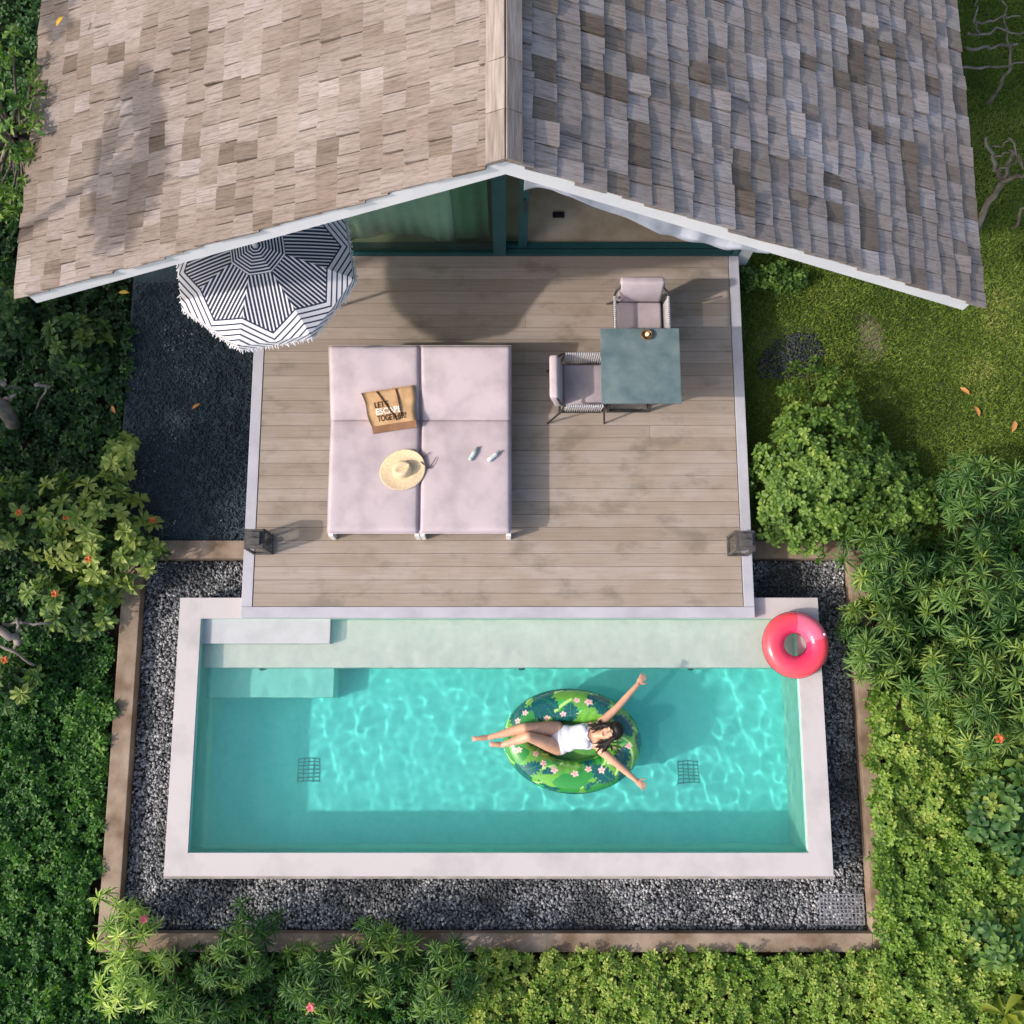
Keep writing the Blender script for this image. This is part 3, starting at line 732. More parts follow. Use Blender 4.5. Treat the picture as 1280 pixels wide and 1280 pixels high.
c = at(538, 573, .40)
sg = empty('sunglasses', (c.x-.02, c.y-.02, .389), math.radians(-38), 'sunglasses half under the straw hat, temples sticking out', 'sunglasses')
tort = mat('tortoise', (.07, .022, .018), (.16, .05, .04), 60, rough=.25, spec=.6)
dkl = mat('dark_lens', (.02, .017, .015), None, rough=.08, spec=.8)
for sx in (-1, 1):
    q = MB(); q.tube([(sx*.062, -.07, .016), (sx*.060, .0, .017), (sx*.050, .05, .014), (sx*.042, .085, .006)], [.0045, .004, .004, .003], 6); q.build('temple', tort, sg, True)
    q = MB(); q.ell((sx*.034, -.075, .018), (.026, .003, .020), nu=16, nv=8); q.build('lens', dkl, sg, True)
q = MB()
for sx in (-1, 1): q.tube([(sx*.034+.029*math.cos(a), -.075, .018+.022*math.sin(a)) for a in [k*math.pi/8 for k in range(17)]], .0035, 6)
q.tube([(-.007, -.075, .024), (0, -.077, .027), (.007, -.075, .024)], .003, 6); q.build('frame', tort, sg, True)

def bottle(px, py, ang, bm_, cm_, label):
    c = at(px, py, .41); r = empty('small_bottle', (c.x, c.y, .407), ang, label, 'bottle')
    RX = Matrix.Rotation(math.radians(90), 3, 'Y')
    q = MB(); q.lathe([(0, -.085), (.020, -.085), (.0235, -.075), (.0235, .03), (.016, .045), (.010, .052), (0, .052)], 18, M=RX); q.build('body', bm_, r, True)
    q = MB(); q.lathe([(0, .050), (.0125, .050), (.0125, .085), (.011, .09), (0, .09)], 14, M=RX); q.build('cap', cm_, r, True)
    q = MB(); q.lathe([(.0238, -.05), (.0238, .01)], 18, M=RX); q.build('sticker', mat('bottle_sticker', (.45, .55, .52), (.62, .68, .66), 40, rough=.5), r, True)
b_g = mat('grey_green_plastic', (.30, .42, .38), (.42, .52, .48), 20, rough=.3); b_w = mat('white_plastic', (.72, .72, .74), None, rough=.3)
c_g = mat('grey_cap', (.12, .15, .15), None, rough=.4)
bottle(592, 567, math.radians(58), b_g, c_g, 'small grey-green bottle lying on the right lounger, nearer the hat')
bottle(617, 570, math.radians(40), b_w, c_g, 'small white bottle with dark cap near the right lounger edge')

# ------------------------------------------------------------------ dining set
tx, ty = 1.483, 3.71
tab = empty('dining_table', (tx, ty, 0), 0, 'square grey-blue stone-topped table on a dark metal frame', 'table')
stone = mat('table_stone', (.085, .135, .150), (.15, .205, .215), 5, rough=.55, bump=.1, bscale=70, lo=.35, hi=.68)
MB().box(-.435, .435, -.43, .43, .712, .74, bev=.004).build('tabletop', stone, tab)
for sx in (-.30, .17):
    for sy in (-.30, .30):
        MB().box(sx-.016, sx+.016, sy-.016, sy+.016, .018, .70, bev=.003).build('leg', M['dark_metal'], tab)
q = MB()
for sy in (-.30, .30):
    q.box(-.316, .186, sy-.016, sy+.016, 0, .0175)
    MB().box(-.316, .186, sy-.016, sy+.016, .7005, .7115).build('top_rail', M['dark_metal'], tab)
for sx in (-.30, .17): q.box(sx-.012, sx+.012, -.283, .283, 0, .017)
q.build('base_frame', M['dark_metal'], tab)
c = at(808, 419, .76)
bowl = empty('brass_bowl', (c.x, c.y, .74), 0, 'small brown bowl with a candle at the edge of the stone table', 'bowl')
brass = mat('brass', (.20, .11, .045), (.30, .18, .08), 30, rough=.35, metal=.6)
MB().lathe([(0, .0), (.035, 0), (.058, .025), (.062, .045), (.055, .045), (.05, .028), (.03, .010), (0, .010)], 24).build('body', brass, bowl, True)
MB().lathe([(0, .010), (.024, .010), (.024, .055), (.018, .058), (0, .056)], 16, (.008, .006, 0)).build('candle', mat('wax', (.75, .66, .48), None, rough=.5, sss=.3), bowl, True)

def chair(x, y, rz, label):
    """armchair, front towards local +Y"""
    r = empty('armchair', (x, y, 0), rz, label, 'armchair', 'armchairs at the dining table')
    for sx in (-1, 1):
        MB().tube([(sx*.292, .25, .635), (sx*.292, .26, .40), (sx*.315, .30, .0)], [.013, .013, .010], 8).build('leg', M['dark_metal'], r, True)
        MB().tube([(sx*.285, -.20, .60), (sx*.29, -.22, .40), (sx*.315, -.36, .0)], [.013, .013, .010], 8).build('leg', M['dark_metal'], r, True)
        a = MB().tube([(sx*.292, .25, .630), (sx*.298, .235, .648), (sx*.300, .10, .655), (sx*.302, -.14, .655), (sx*.300, -.20, .655), (sx*.280, -.245, .665), (sx*.245, -.265, .69), (sx*.235, -.29, .755)], .013, 8).build('armrest', M['dark_metal'], r, True)
        q = MB()
        for k in range(17):
            yy = -.17+k*.0245; q.tube([(sx*.300, yy, .655), (sx*.289, yy, .52), (sx*.275, yy, .355)], .0085, 6)
            q.tube([(sx*.300, yy-.009, .655), (sx*.300, yy+.009, .655)], .0175, 8)
        q.build('rope_panel', M['rope'], r, True)
    q = MB()
    q.box(-.275, .275, .23, .258, .335, .362); q.box(-.275, .275, -.25, -.222, .335, .362)
    for sx in (-1, 1): q.box(sx*.275-.013, sx*.275+.013, -.221, .229, .335, .362)
    MB().tube([(-.235, -.29, .76), (0, -.30, .765), (.235, -.29, .76)], .011, 8).build('back_rail', M['dark_metal'], r, True)
    q.build('seat_frame', M['dark_metal'], r)
    MB().box(-.25, .25, -.20, .27, .363, .455, bev=.028).build('seat_cushion', M['cushion'], r, True)
    Mx = Matrix.Translation((0, -.205, .44)) @ Matrix.Rotation(math.radians(13), 4, 'X')
    MB().box(-.245, .245, -.085, .012, .0, .37, bev=.03, M=Mx).build('back_cushion', M['cushion'], r, True)
    return r
chair(1.525, 4.37, math.pi, 'pale padded armchair on the house side of the stone table')
chair(.845, 3.575, -math.pi/2, 'pale padded rope-sided armchair on the lounger side of the table')

# ------------------------------------------------------------------ lanterns
def lantern(px, py, lab):
    c = at(px, py, 0); r = empty('lantern', (c.x, c.y, .004), 0, lab, 'lantern', 'candle lanterns on the deck corners')
    lm_ = mat('lantern_wood', (.045, .042, .045), (.09, .082, .08), 14, (1, 1, .3), rough=.6)
    MB().box(-.115, .115, -.115, .115, 0, .035, bev=.004).build('base', lm_, r)
    q = MB()
    for sx in (-1, 1):
        for sy in (-1, 1): q.box(sx*.098-.013, sx*.098+.013, sy*.098-.013, sy*.098+.013, .035, .415)
    for s_ in (-1, 1):
        q.box(-.085, .085, s_*.098-.010, s_*.098+.010, .395, .415); q.box(s_*.098-.010, s_*.098+.010, -.085, .085, .395, .415)
    q.build('frame', lm_, r)
    MB().box(-.105, .105, -.105, .105, .416, .434, bev=.004).build('top', lm_, r)
    MB().box(-.07, .07, -.07, .07, .4345, .475, bev=.006).build('chimney', lm_, r)
    MB().tube([(0.05*math.cos(a), 0, .475+.05*math.sin(a)) for a in [k*math.pi/8 for k in range(9)]], .005, 6).build('handle', M['dark_metal'], r, True)
    MB().lathe([(0, .036), (.036, .036), (.036, .15), (.03, .154), (0, .152)], 18).build('candle', mat('lantern_candle', (.62, .58, .5), None, rough=.5), r, True)
    gq = MB()
    for s_ in (-1, 1): gq.box(-.084, .084, s_*.098-.002, s_*.098+.002, .036, .394); gq.box(s_*.098-.002, s_*.098+.002, -.084, .084, .036, .394)
    gm_ = bpy.data.materials.get('clear_glass')
    if gm_ is None:
        gm_ = glz.copy(); gm_.name = 'clear_glass'
        for n_ in gm_.node_tree.nodes:
            if n_.type == 'BSDF_TRANSPARENT': n_.inputs[0].default_value = (.9, .92, .92, 1)
    gq.build('glass', gm_, r)
lantern(329, 681, 'dark candle lantern on the deck edging beside the dark gravel path')
lantern(921, 683, 'dark candle lantern on the deck edging beside the round green bush')

# ------------------------------------------------------------------ parasol
c = at(332, 321, 1.66); ucx, ucy = c.x-.025, c.y-.03
um = empty('parasol', (ucx, ucy, 0), 0, 'fringed navy and white striped parasol half under the roof edge', 'parasol')
pmat, t, bs = base_mat('parasol_stripes')
uvn = nd(t, 'ShaderNodeUVMap'); sep = nd(t, 'ShaderNodeSeparateXYZ'); t.links.new(uvn.outputs[0], sep.inputs[0])
s_, t_ = sep.outputs[0], sep.outputs[1]; sa = mth(t, 'ABSOLUTE', s_)
def stripe(x, per, duty): return mth(t, 'LESS_THAN', mth(t, 'FRACT', mth(t, 'DIVIDE', x, per)), duty)
A_ = stripe(t_, .030, .58); B_ = stripe(mth(t, 'ADD', s_, 10.009), .038, .60)
w_ = mth(t, 'ADD', t_, mth(t, 'MULTIPLY', sa, .62)); C_ = stripe(mth(t, 'SUBTRACT', w_, .80), .058, .30)
inner = mth(t, 'LESS_THAN', t_, .275); outer = mth(t, 'GREATER_THAN', w_, .80)
v1 = mth(t, 'ADD', mth(t, 'MULTIPLY', inner, A_), mth(t, 'MULTIPLY', mth(t, 'SUBTRACT', 1.0, inner), B_))
v2 = mth(t, 'ADD', mth(t, 'MULTIPLY', outer, C_), mth(t, 'MULTIPLY', mth(t, 'SUBTRACT', 1.0, outer), v1))
t.links.new(mixc(t, v2, (.74, .73, .76), (.035, .042, .075)), bs.inputs['Base Color']); bs.inputs['Roughness'].default_value = .85; bs.inputs['Specular IOR Level'].default_value = .1
RV = .955; AP = RV*math.cos(math.pi/8); tn = math.tan(math.pi/8)
vs, fs, uv = [], [], []; NT, NA = 26, 12
def uz(t0, a): return 1.66+.33*(1-(t0/AP)**1.35)-.028*(t0/AP)*(1-a*a)
for k in range(8):
    ang = 2*math.pi*(k+.5)/8+math.radians(-90-22.5+10); m2, l2 = Vector((math.cos(ang), math.sin(ang), 0)), Vector((-math.sin(ang), math.cos(ang), 0)); b0 = len(vs)
    for i in range(NT+3):
        if i <= NT: t0 = max(AP*i/NT, .002); drop = 0
        else: t0 = AP+.006*(i-NT); drop = .040*(i-NT)
        for j in range(NA+1):
            a = j/NA*2-1; vs.append(m2*t0+l2*(a*t0*tn)+Vector((0, 0, uz(min(t0, AP), a)-drop))); uv.append((a*t0*tn, t0+drop))
    for i in range(NT+2):
        for j in range(NA): p0 = b0+i*(NA+1)+j; fs.append((p0, p0+NA+1, p0+NA+2, p0+1))
me = bpy.data.meshes.new('canopy'); me.from_pydata(vs, [], fs); ul = me.uv_layers.new(name='UVMap')
for lp in me.loops: ul.data[lp.index].uv = uv[lp.vertex_index]
for p in me.polygons: p.use_smooth = False
o = obj('canopy', me, pmat, um)
fq = MB(); rr = random.Random(2)
for k in range(8):
    ang = 2*math.pi*(k+.5)/8+math.radians(-90-22.5+10); m2, l2 = Vector((math.cos(ang), math.sin(ang), 0)), Vector((-math.sin(ang), math.cos(ang), 0))
    for i in range(64):
        a = (i+rr.random())/64*2-1; t0 = AP+.012; p = m2*t0+l2*(a*t0*tn)+Vector((0, 0, uz(AP, a)-.075))
        d = Vector((rr.gauss(0, .012), rr.gauss(0, .012), 0))+m2*.014
        fq.tube([p, p+d*.5+Vector((0, 0, -.018)), p+d+Vector((0, 0, -.035+rr.uniform(-.01, .015)))], [.0045, .006, .004], 4)
fq.build('fringe', mat('fringe_cotton', (.72, .71, .72), None, rough=.9), um)
MB().tube([(0, 0, .06), (0, 0, 2.06)], .02, 10).build('pole', M['white_metal'], um, True)
MB().lathe([(0, 2.0), (.03, 2.0), (.032, 2.03), (.012, 2.06), (0, 2.065)], 14).build('finial', M['white_metal'], um, True)
MB().lathe([(0, .0), (.24, 0), (.24, .05), (.05, .07), (.03, .30), (0, .30)], 28).build('base', M['concrete'], um, True)
for k in range(8):
    ang = 2*math.pi*k/8+math.radians(-90-22.5+10); d = Vector((math.cos(ang), math.sin(ang), 0))
    MB().tube([d*.03+Vector((0, 0, 1.96)), d*.5*RV+Vector((0, 0, uz(.5*AP, 1)-.012)), d*.99*RV+Vector((0, 0, uz(AP, 1)-.012))], .007, 6).build('rib', M['white_metal'], um)
# ------------------------------------------------------------------ swim rings
def ring_pts(a, b_, r, nu, nv, wob=None):
    th = np.linspace(0, 2*math.pi, nu, endpoint=False); ph = np.linspace(0, 2*math.pi, nv, endpoint=False)
    T, Pp = np.meshgrid(th, ph, indexing='ij')
    rr = r*(1+(wob(T, Pp) if wob else 0))
    nx_ = np.cos(T)/a; ny_ = np.sin(T)/b_; L = np.hypot(nx_, ny_); nx_, ny_ = nx_/L, ny_/L
    return np.stack([a*np.cos(T)+rr*np.cos(Pp)*nx_, b_*np.sin(T)+rr*np.cos(Pp)*ny_, rr*np.sin(Pp)*.97], -1), T, Pp
c = at(994, 806, 0)
RI, RO = .128, .368; rmin = (RO-RI)/2; rmaj = (RO+RI)/2
pk, t, bs = base_mat('pink_vinyl')
bs.inputs['Base Color'].default_value = (.80, .035, .105, 1); bs.inputs['Roughness'].default_value = .22; bs.inputs['Specular IOR Level'].default_value = .5
bs.inputs['Subsurface Weight'].default_value = .25; bs.inputs['Subsurface Radius'].default_value = (.06, .02, .02); bs.inputs['Subsurface Scale'].default_value = .6
P, T, Pp = ring_pts(rmaj, rmaj, rmin, 120, 40, lambda T, Q: .010*np.sin(T*26)*np.clip(-np.cos(Q), 0, 1)+.012*np.sin(T*3+1))
fl = empty('swim_ring', (c.x, c.y, ZC+rmin*.985+.004), math.radians(20), 'small plain pink swim ring lying on the corner of the pool rim', 'swim ring')
ang_ = (T+math.radians(20)) % (2*math.pi); inn = np.clip(.5-.5*np.cos(Pp-.35), 0, 1)[..., None]
col_ = np.array([.80, .075, .095])*(1-inn)+np.array([.72, .022, .125])*inn
wedge = ((ang_ > math.radians(12)) & (ang_ < math.radians(86)))[..., None]; pearl = np.array([.80, .16, .24])*(1-inn*.7)+np.array([.76, .05, .15])*inn*.7
col_ = np.where(wedge, pearl, col_); me = grid_mesh('tube', P, True, True)
ca = me.attributes.new('print', 'FLOAT_COLOR', 'POINT'); ca.data.foreach_set('color', np.concatenate([col_, np.ones(T.shape+(1,))], -1).astype(np.float32).ravel())
t.links.new(attr(t, 'print').outputs['Color'], bs.inputs['Base Color']); obj('tube', me, pk, fl)
q = MB()
for rr_, zz in ((rmaj+rmin*1.004, 0), (rmaj-rmin*1.0, 0)): q.tube([(rr_*math.cos(k*math.pi/40), rr_*math.sin(k*math.pi/40), zz) for k in range(81)], .004, 6, cap=False)
q.build('weld_seam', pk, fl, True)
q = MB(); q.lathe([(0, 0), (.016, 0), (.014, .012), (.007, .016), (0, .016)], 12, M=Matrix.Rotation(.5, 3, 'Y')); q.build('valve', mat('clear_valve', (.75, .55, .58), None, rough=.3), fl, True, loc=(rmaj+.07, 0, rmin*.80))

# big leaf-printed ring
fc = at(715, 926, ZW+.08); A_, B_, RM = .585, .385, .178
fr2 = empty('leaf_print_swim_ring', (fc.x, fc.y, ZW+.088), math.radians(-4), 'large oval swim ring printed with green jungle leaves carrying the woman', 'swim ring')
def wob(T, Q): return .014*np.sin(T*34+.6*np.sin(T*5))*np.clip(-np.cos(Q)+.15, 0, 1)+.012*np.sin(2*T+1)+.008*np.sin(5*T)
P, T, Pp = ring_pts(A_, B_, RM, 560, 110, wob)
U = T*.485; Vv = (Pp-math.pi/2); Vv = (Vv+math.pi) % (2*math.pi)-math.pi; Vv = Vv*RM
Lu = 2*math.pi*.485; rg = np.random.default_rng(8)
lightg = np.array([.125, .34, .045]); midg = np.array([.03, .24, .04]); teal = np.array([.006, .085, .095]); pale = np.array([.45, .72, .20])
Cc = np.ones(U.shape+(3,))*lightg
Cc = np.where((np.sin((U*9+Vv*22))+.5*np.sin(U*31) > .55)[..., None], midg*1.6, Cc)
Cc = np.where((np.sin((U*23-Vv*31)) > .88)[..., None], pale, Cc)
items = []
for i in range(64):
    kind = ('mid', 'teal', 'pale', 'teal', 'mid', 'teal')[i % 6]
    items.append((kind, rg.uniform(0, Lu), rg.uniform(-.34, .34), rg.uniform(0, 6.28), rg.uniform(.20, .34), rg.uniform(.07, .11)))
for i in range(20): items.append(('flower', (i+rg.uniform(-.3, .3))*Lu/20, rg.uniform(-.17, .17), rg.uniform(0, 6.28), rg.uniform(.032, .046), 0))
for kind, u0, v0, an, L, w_ in items:
    du = (U-u0+Lu/2) % Lu-Lu/2; dv = Vv-v0
    x = du*math.cos(an)+dv*math.sin(an); y = -du*math.sin(an)+dv*math.cos(an)
    if kind == 'flower':
        r = np.hypot(x, y); th = np.arctan2(y, x); m = r < L*(.45+.55*np.abs(np.cos(2.5*th)))
        Cc = np.where(m[..., None], np.array([.82, .52, .50]), Cc); Cc = np.where((r < L*.30)[..., None], np.array([.80, .28, .22]), Cc); continue
    f = np.clip(x/L+.5, 0, 1); edge = w_*np.sin(math.pi*f)**.7*(1-.30*(np.abs(np.sin(f*20)) > .80)*(kind == 'teal'))
    m = (np.abs(y) < edge) & (np.abs(x) < L/2)
    col = {'mid': midg, 'teal': teal, 'pale': lightg*1.1}[kind]
    vein = (np.abs(y) < .004) | (np.abs(np.sin((np.abs(y)*1.1-x)*70)) < .09)
    Cc = np.where(m[..., None], np.where(vein[..., None], col*.5+midg*.6, col), Cc)
me = grid_mesh('tube', P, True, True)
ca = me.attributes.new('print', 'FLOAT_COLOR', 'POINT'); ca.data.foreach_set('color', np.concatenate([Cc, np.ones(U.shape+(1,))], -1).astype(np.float32).ravel())
pv, t, bs = base_mat('printed_vinyl'); t.links.new(attr(t, 'print').outputs['Color'], bs.inputs['Base Color'])
bs.inputs['Roughness'].default_value = .16; bs.inputs['Specular IOR Level'].default_value = .55; bs.inputs['Coat Weight'].default_value = .5; bs.inputs['Coat Roughness'].default_value = .06
obj('tube', me, pv, fr2)
q = MB(); q.tube([((A_+RM*1.003)*math.cos(k*math.pi/60), (B_+RM*1.003)*math.sin(k*math.pi/60), 0) for k in range(121)], .004, 6, cap=False); q.build('weld_seam', pv, fr2, True)
# clear floor of the ring that she sits on
q = MB(); q.ell((0, 0, -.10), (A_-.12, B_-.10, .02), nu=40, nv=10); q.build('sling', mat('sling_vinyl', (.16, .42, .08), (.03, .22, .06), 7, rough=.25), fr2, True)

# ------------------------------------------------------------------ woman on the ring
def zp(zx, zy, h): return at(560+zx/4.267, 820+zy/4.267, ZW+h)
def capsule(q, p0, p1, r0, r1, n=14, sq=(1, 1), rings=5):
    d = (p1-p0); L = d.length; d.normalize(); pts, rs = [], []
    for k in range(rings): a = math.pi/2*k/rings; pts.append(p0-d*r0*math.cos(a)); rs.append(max(r0*math.sin(a), r0*.05))
    for k in range(5): f = k/4; pts.append(p0.lerp(p1, f)); rs.append(r0+(r1-r0)*f)
    for k in range(1, rings+1): a = math.pi/2*k/rings; pts.append(p1+d*r1*math.sin(a)); rs.append(max(r1*math.cos(a), r1*.05))
    q.tube(pts, rs, n, sq=sq)
def limb(q, pts, rs, n=16):
    """smooth tapered limb through the joints"""
    pts = [Vector(p) for p in pts]; PP, RR = [], []; m = len(pts)
    for i in range(m-1):
        p0 = pts[max(i-1, 0)]; p1 = pts[i]; p2 = pts[i+1]; p3 = pts[min(i+2, m-1)]
        for k in range(6):
            f = k/6; f2, f3 = f*f, f*f*f
            PP.append(.5*((2*p1)+(p2-p0)*f+(2*p0-5*p1+4*p2-p3)*f2+(3*p1-p0-3*p2+p3)*f3)); RR.append(rs[i]+(rs[i+1]-rs[i])*f)
    PP.append(pts[-1]); RR.append(rs[-1]); q.tube(PP, RR, n)
    for p, r in ((pts[0], rs[0]), (pts[-1], rs[-1])): q.ell(p, (r, r, r), nu=12, nv=8)
pel = zp(592, 446, .15); wai = zp(668, 434, .19); che = zp(738, 428, .27); nek = zp(792, 424, .345)
X1 = (che-pel).normalized(); L1 = Vector((0, 1, 0)); L1 = (L1-X1*L1.dot(X1)).normalized(); N1 = X1.cross(L1)
L1 = (L1+X1*-.05).normalized()
BAS = (X1, L1, N1)
torso = []      # (centre, radii) shared by the body and the swimsuit
torso.append((pel, (.125, .158, .098))); torso.append((pel.lerp(wai, .55), (.13, .140, .090))); torso.append((wai, (.13, .122, .083)))
torso.append((wai.lerp(che, .5), (.13, .128, .092))); torso.append((che, (.125, .138, .098)))
for s_ in (-1, 1):
    torso.append((che+L1*s_*.066+N1*.068-X1*.015, (.062, .060, .048)))
    torso.append((pel+L1*s_*.075-N1*.04-X1*.02, (.10, .085, .085)))
shR, shL = zp(822, 352, .345), zp(822, 508, .345)
def body_blobs(q):
    for c_, r_ in torso: q.ell(c_, r_, BAS)
    q.ell(che+X1*.075, (.075, .150, .072), BAS)
    for s_ in (shR, shL): capsule(q, che+X1*.085, s_, .062, .052)
    capsule(q, che+X1*.09, nek+X1*.02, .055, .047)
qb = MB(); body_blobs(qb)
# head
hd = zp(858, 408, .43); HU = (zp(935, 372, .47)-zp(790, 425, .39)).normalized()      # chin -> crown
HF = Vector((-.16, .06, 1.0)); HF = (HF-HU*HF.dot(HU)).normalized(); HS = HF.cross(HU)
HB = (HU, HS, HF)
def hpnt(u, s_, f): return hd+HU*u+HS*s_+HF*f
qb.ell(hpnt(.02, 0, -.012), (.105, .073, .092), HB); qb.ell(hpnt(-.045, 0, .018), (.070, .056, .062), HB)
qb.ell(hpnt(-.092, 0, .045), (.026, .026, .024), HB)
capsule(qb, nek, hpnt(-.05, 0, -.02), .048, .046)
for f_, r_ in ((0.030, .011), (.012, .0125), (-.006, .015)): qb.ell(hpnt(f_-.006, 0, .082+.5*(.03-f_)), (.016, r_*.8, .014), HB)
for s_ in (-1, 1):
    qb.ell(hpnt(-.015, s_*.036, .052), (.03, .022, .022), HB); qb.ell(hpnt(.034, s_*.03, .072), (.010, .026, .012), HB)
    qb.ell(hpnt(.0, s_*.074, -.012), (.030, .009, .017), HB)
    qb.ell(hpnt(.016, s_*.030, .071), (.011, .016, .009), HB)
# arms and hands
def hand(q, w_, dirv, up, flip):
    dirv = dirv.normalized(); side = up.cross(dirv).normalized(); up = dirv.cross(side).normalized()
    pc = w_+dirv*.048; q.ell(pc, (.050, .037, .015), (dirv, side, up)); q.ell(w_+dirv*.008, (.03, .024, .018), (dirv, side, up))
    for i, (off, L) in enumerate(((-.028, .058), (-.0095, .072), (.0095, .068), (.028, .052))):
        b0 = w_+dirv*.075+side*off*1.0; d1 = (dirv+side*off*6.0).normalized()
        p1 = b0+d1*L*.5-up*.004; p2 = p1+(d1-up*.35).normalized()*L*.5
        capsule(q, b0-d1*.02, p1, .0092, .0082, 10, rings=3); capsule(q, p1, p2, .0082, .0068, 10, rings=3)
    b0 = w_+dirv*.028+side*flip*.026; p1 = b0+(dirv*.55+side*flip*.75).normalized()*.038; p2 = p1+(dirv*.85+side*flip*.4-up*.2).normalized()*.030
    capsule(q, b0-side*flip*.012, p1, .0115, .0098, 10, rings=3); capsule(q, p1, p2, .0098, .0078, 10, rings=3)
elR, wrR = zp(905, 272, .355), zp(1012, 152, .36)
limb(qb, [shR, shR.lerp(elR, .4), elR, elR.lerp(wrR, .35), wrR], [.052, .045, .037, .036, .0245])
hand(qb, wrR, (zp(1050, 98, .35)-wrR), Vector((0, 0, 1)), -1)
elL, wrL = zp(915, 588, .345), zp(1002, 662, .325)
limb(qb, [shL, shL.lerp(elL, .4), elL, elL.lerp(wrL, .35), wrL], [.052, .045, .037, .036, .0245])
hand(qb, wrL, (zp(1058, 706, .315)-wrL), Vector((0, 0, 1)), 1)
# legs
hipA, knA, anA = zp(578, 388, .15), zp(408, 384, .36), zp(222, 434, .30)
hipB, knB, anB = zp(588, 488, .15), zp(428, 430, .43), zp(292, 474, .325)
for hip, kn, an, toe in ((hipA, knA, anA, zp(128, 443, .345)), (hipB, knB, anB, zp(222, 470, .36))):
    limb(qb, [hip, hip.lerp(kn, .35), hip.lerp(kn, .75), kn], [.088, .078, .060, .054])
    cm = kn.lerp(an, .32)-Vector((0, 0, .014)); limb(qb, [kn, cm, kn.lerp(an, .7), an], [.054, .054, .037, .030])
    d = (toe-an).normalized(); qb.ell(an-Vector((0, 0, .018))-d*.012, (.038, .028, .034))
    sd_ = Vector((0, 0, 1)).cross(d).normalized(); u_ = d.cross(sd_)
    limb(qb, [an+d*.02-u_*.012, an.lerp(toe, .45)-u_*.004, toe-d*.04], [.031, .029, .021], 12)
    for i in range(5):
        o_ = (i-2)*.0115; b0 = toe-d*.045+sd_*o_*.8; capsule(qb, b0, b0+d*(.046-.006*abs(i-1.4))+sd_*o_*.25, .009, .0072, 8, rings=3)
skin = mat('skin', (.50, .27, .17), (.58, .33, .215), 9, rough=.48, spec=.35, sss=.12)
person = empty('person', tuple(pel), 0, 'woman in a white one-piece swimsuit lying back on the leaf-printed ring with arms spread', 'person')
def person_part(q, name, mt, voxel, smooth_it, par=person):
    o = q.build(name, mt); rm = o.modifiers.new('r', 'REMESH'); rm.mode = 'VOXEL'; rm.voxel_size = voxel; rm.use_smooth_shade = True
    if smooth_it: sm2 = o.modifiers.new('s', 'SMOOTH'); sm2.iterations = smooth_it; sm2.factor = .5
    apply_mods(o); return o
def to_local(o, par=person):
    for v in o.data.vertices: v.co -= pel
    o.parent = par; return o
bd = person_part(qb, 'body', skin, .0052, 5); to_local(bd)
# swimsuit: the torso shapes grown a little, cut at neckline and legs
qs = MB()
for c_, r_ in torso: qs.ell(c_, tuple(x+.0075 for x in r_), BAS)
suitm = mat('swimsuit', (.54, .555, .605), (.63, .645, .69), 30, rough=.7, spec=.2)
so = person_part(qs, 'swimsuit', suitm, .006, 5)
bm = bmesh.new(); bm.from_mesh(so.data); kill = []
for f in bm.faces:
    p = f.calc_center_median(); a = (p-che).dot(X1); l = (p-che).dot(L1); n_ = (p-che).dot(N1)
    ap = (p-pel).dot(X1); lp = abs((p-pel).dot(L1))
    if a > .045+.35*abs(l) + (.02 if n_ < 0 else 0) or (ap < -.12+.95*max(0, lp-.055)-.02 and True): kill.append(f)
bmesh.ops.delete(bm, geom=kill, context='FACES'); bm.to_mesh(so.data); bm.free()
sol = so.modifiers.new('s', 'SOLIDIFY'); sol.thickness = .002; sol.offset = 1; apply_mods(so); to_local(so)
# hair
hairm = mat('hair', (.006, .0045, .004), (.013, .009, .007), 40, (1, 1, 1), rough=.5, spec=.25)
qh = MB(); qh.ell(hpnt(.052, 0, -.026), (.120, .100, .100), HB); qh.ell(hpnt(.104, .0, .008), (.062, .082, .068), HB)
hr = random.Random(5)
ends = []
for s_, tgt in ((1, zp(790, 372, .375)), (-1, zp(818, 492, .385))):
    sgn = 1 if (hpnt(0, 1, 0)-hd).dot(tgt-hd) > 0 else -1
    for k in range(46):
        st = hpnt(hr.uniform(.02, .085), sgn*hr.uniform(.045, .074), hr.uniform(-.03, .045))
        md = hpnt(hr.uniform(-.05, -.01), sgn*hr.uniform(.078, .100), hr.uniform(-.03, .03))
        en = tgt+Vector((hr.gauss(0, .040), hr.gauss(0, .036), hr.gauss(.004, .014)))
        limb(qh, [st, md, md.lerp(en, .6)+Vector((hr.gauss(0, .008), hr.gauss(0, .008), .006)), en], [.012, .014, .012, .004], 8)
for k in range(30):
    s0 = hr.uniform(-.075, .075)
    limb(qh, [hpnt(.085, s0*.4, .062), hpnt(.11, s0*.7, .03), hpnt(.125, s0, -.02)], [.006, .008, .008], 8)
ho = qh.build('hair', hairm, None, True); to_local(ho)
q = MB()
for s_ in (-1, 1):
    q.tube([hpnt(.018-.006*math.cos(a*1.2), s_*.030+.017*a, .0795-.006*abs(a)) for a in (-1, -.5, 0, .5, 1)], [.001, .002, .0022, .002, .001], 6)
    q.tube([hpnt(.041+.004*(1-a*a), s_*.031+.021*a, .0825-.008*abs(a)) for a in (-1, -.5, 0, .5, 1)], [.0012, .0024, .0026, .0022, .001], 6)
to_local(q.build('eyebrows_and_lashes', hairm, None, True)).name = 'eyelashes'
q = MB(); q.ell(hpnt(-.050, 0, .0795), (.0062, .021, .007), HB, 16, 8); q.ell(hpnt(-.060, 0, .076), (.0068, .018, .007), HB, 16, 8)
to_local(q.build('lips', mat('lips', (.42, .10, .09), None, rough=.4), None, True))
q = MB()
for k in range(41):
    a = math.pi*(k/40)-math.pi/2
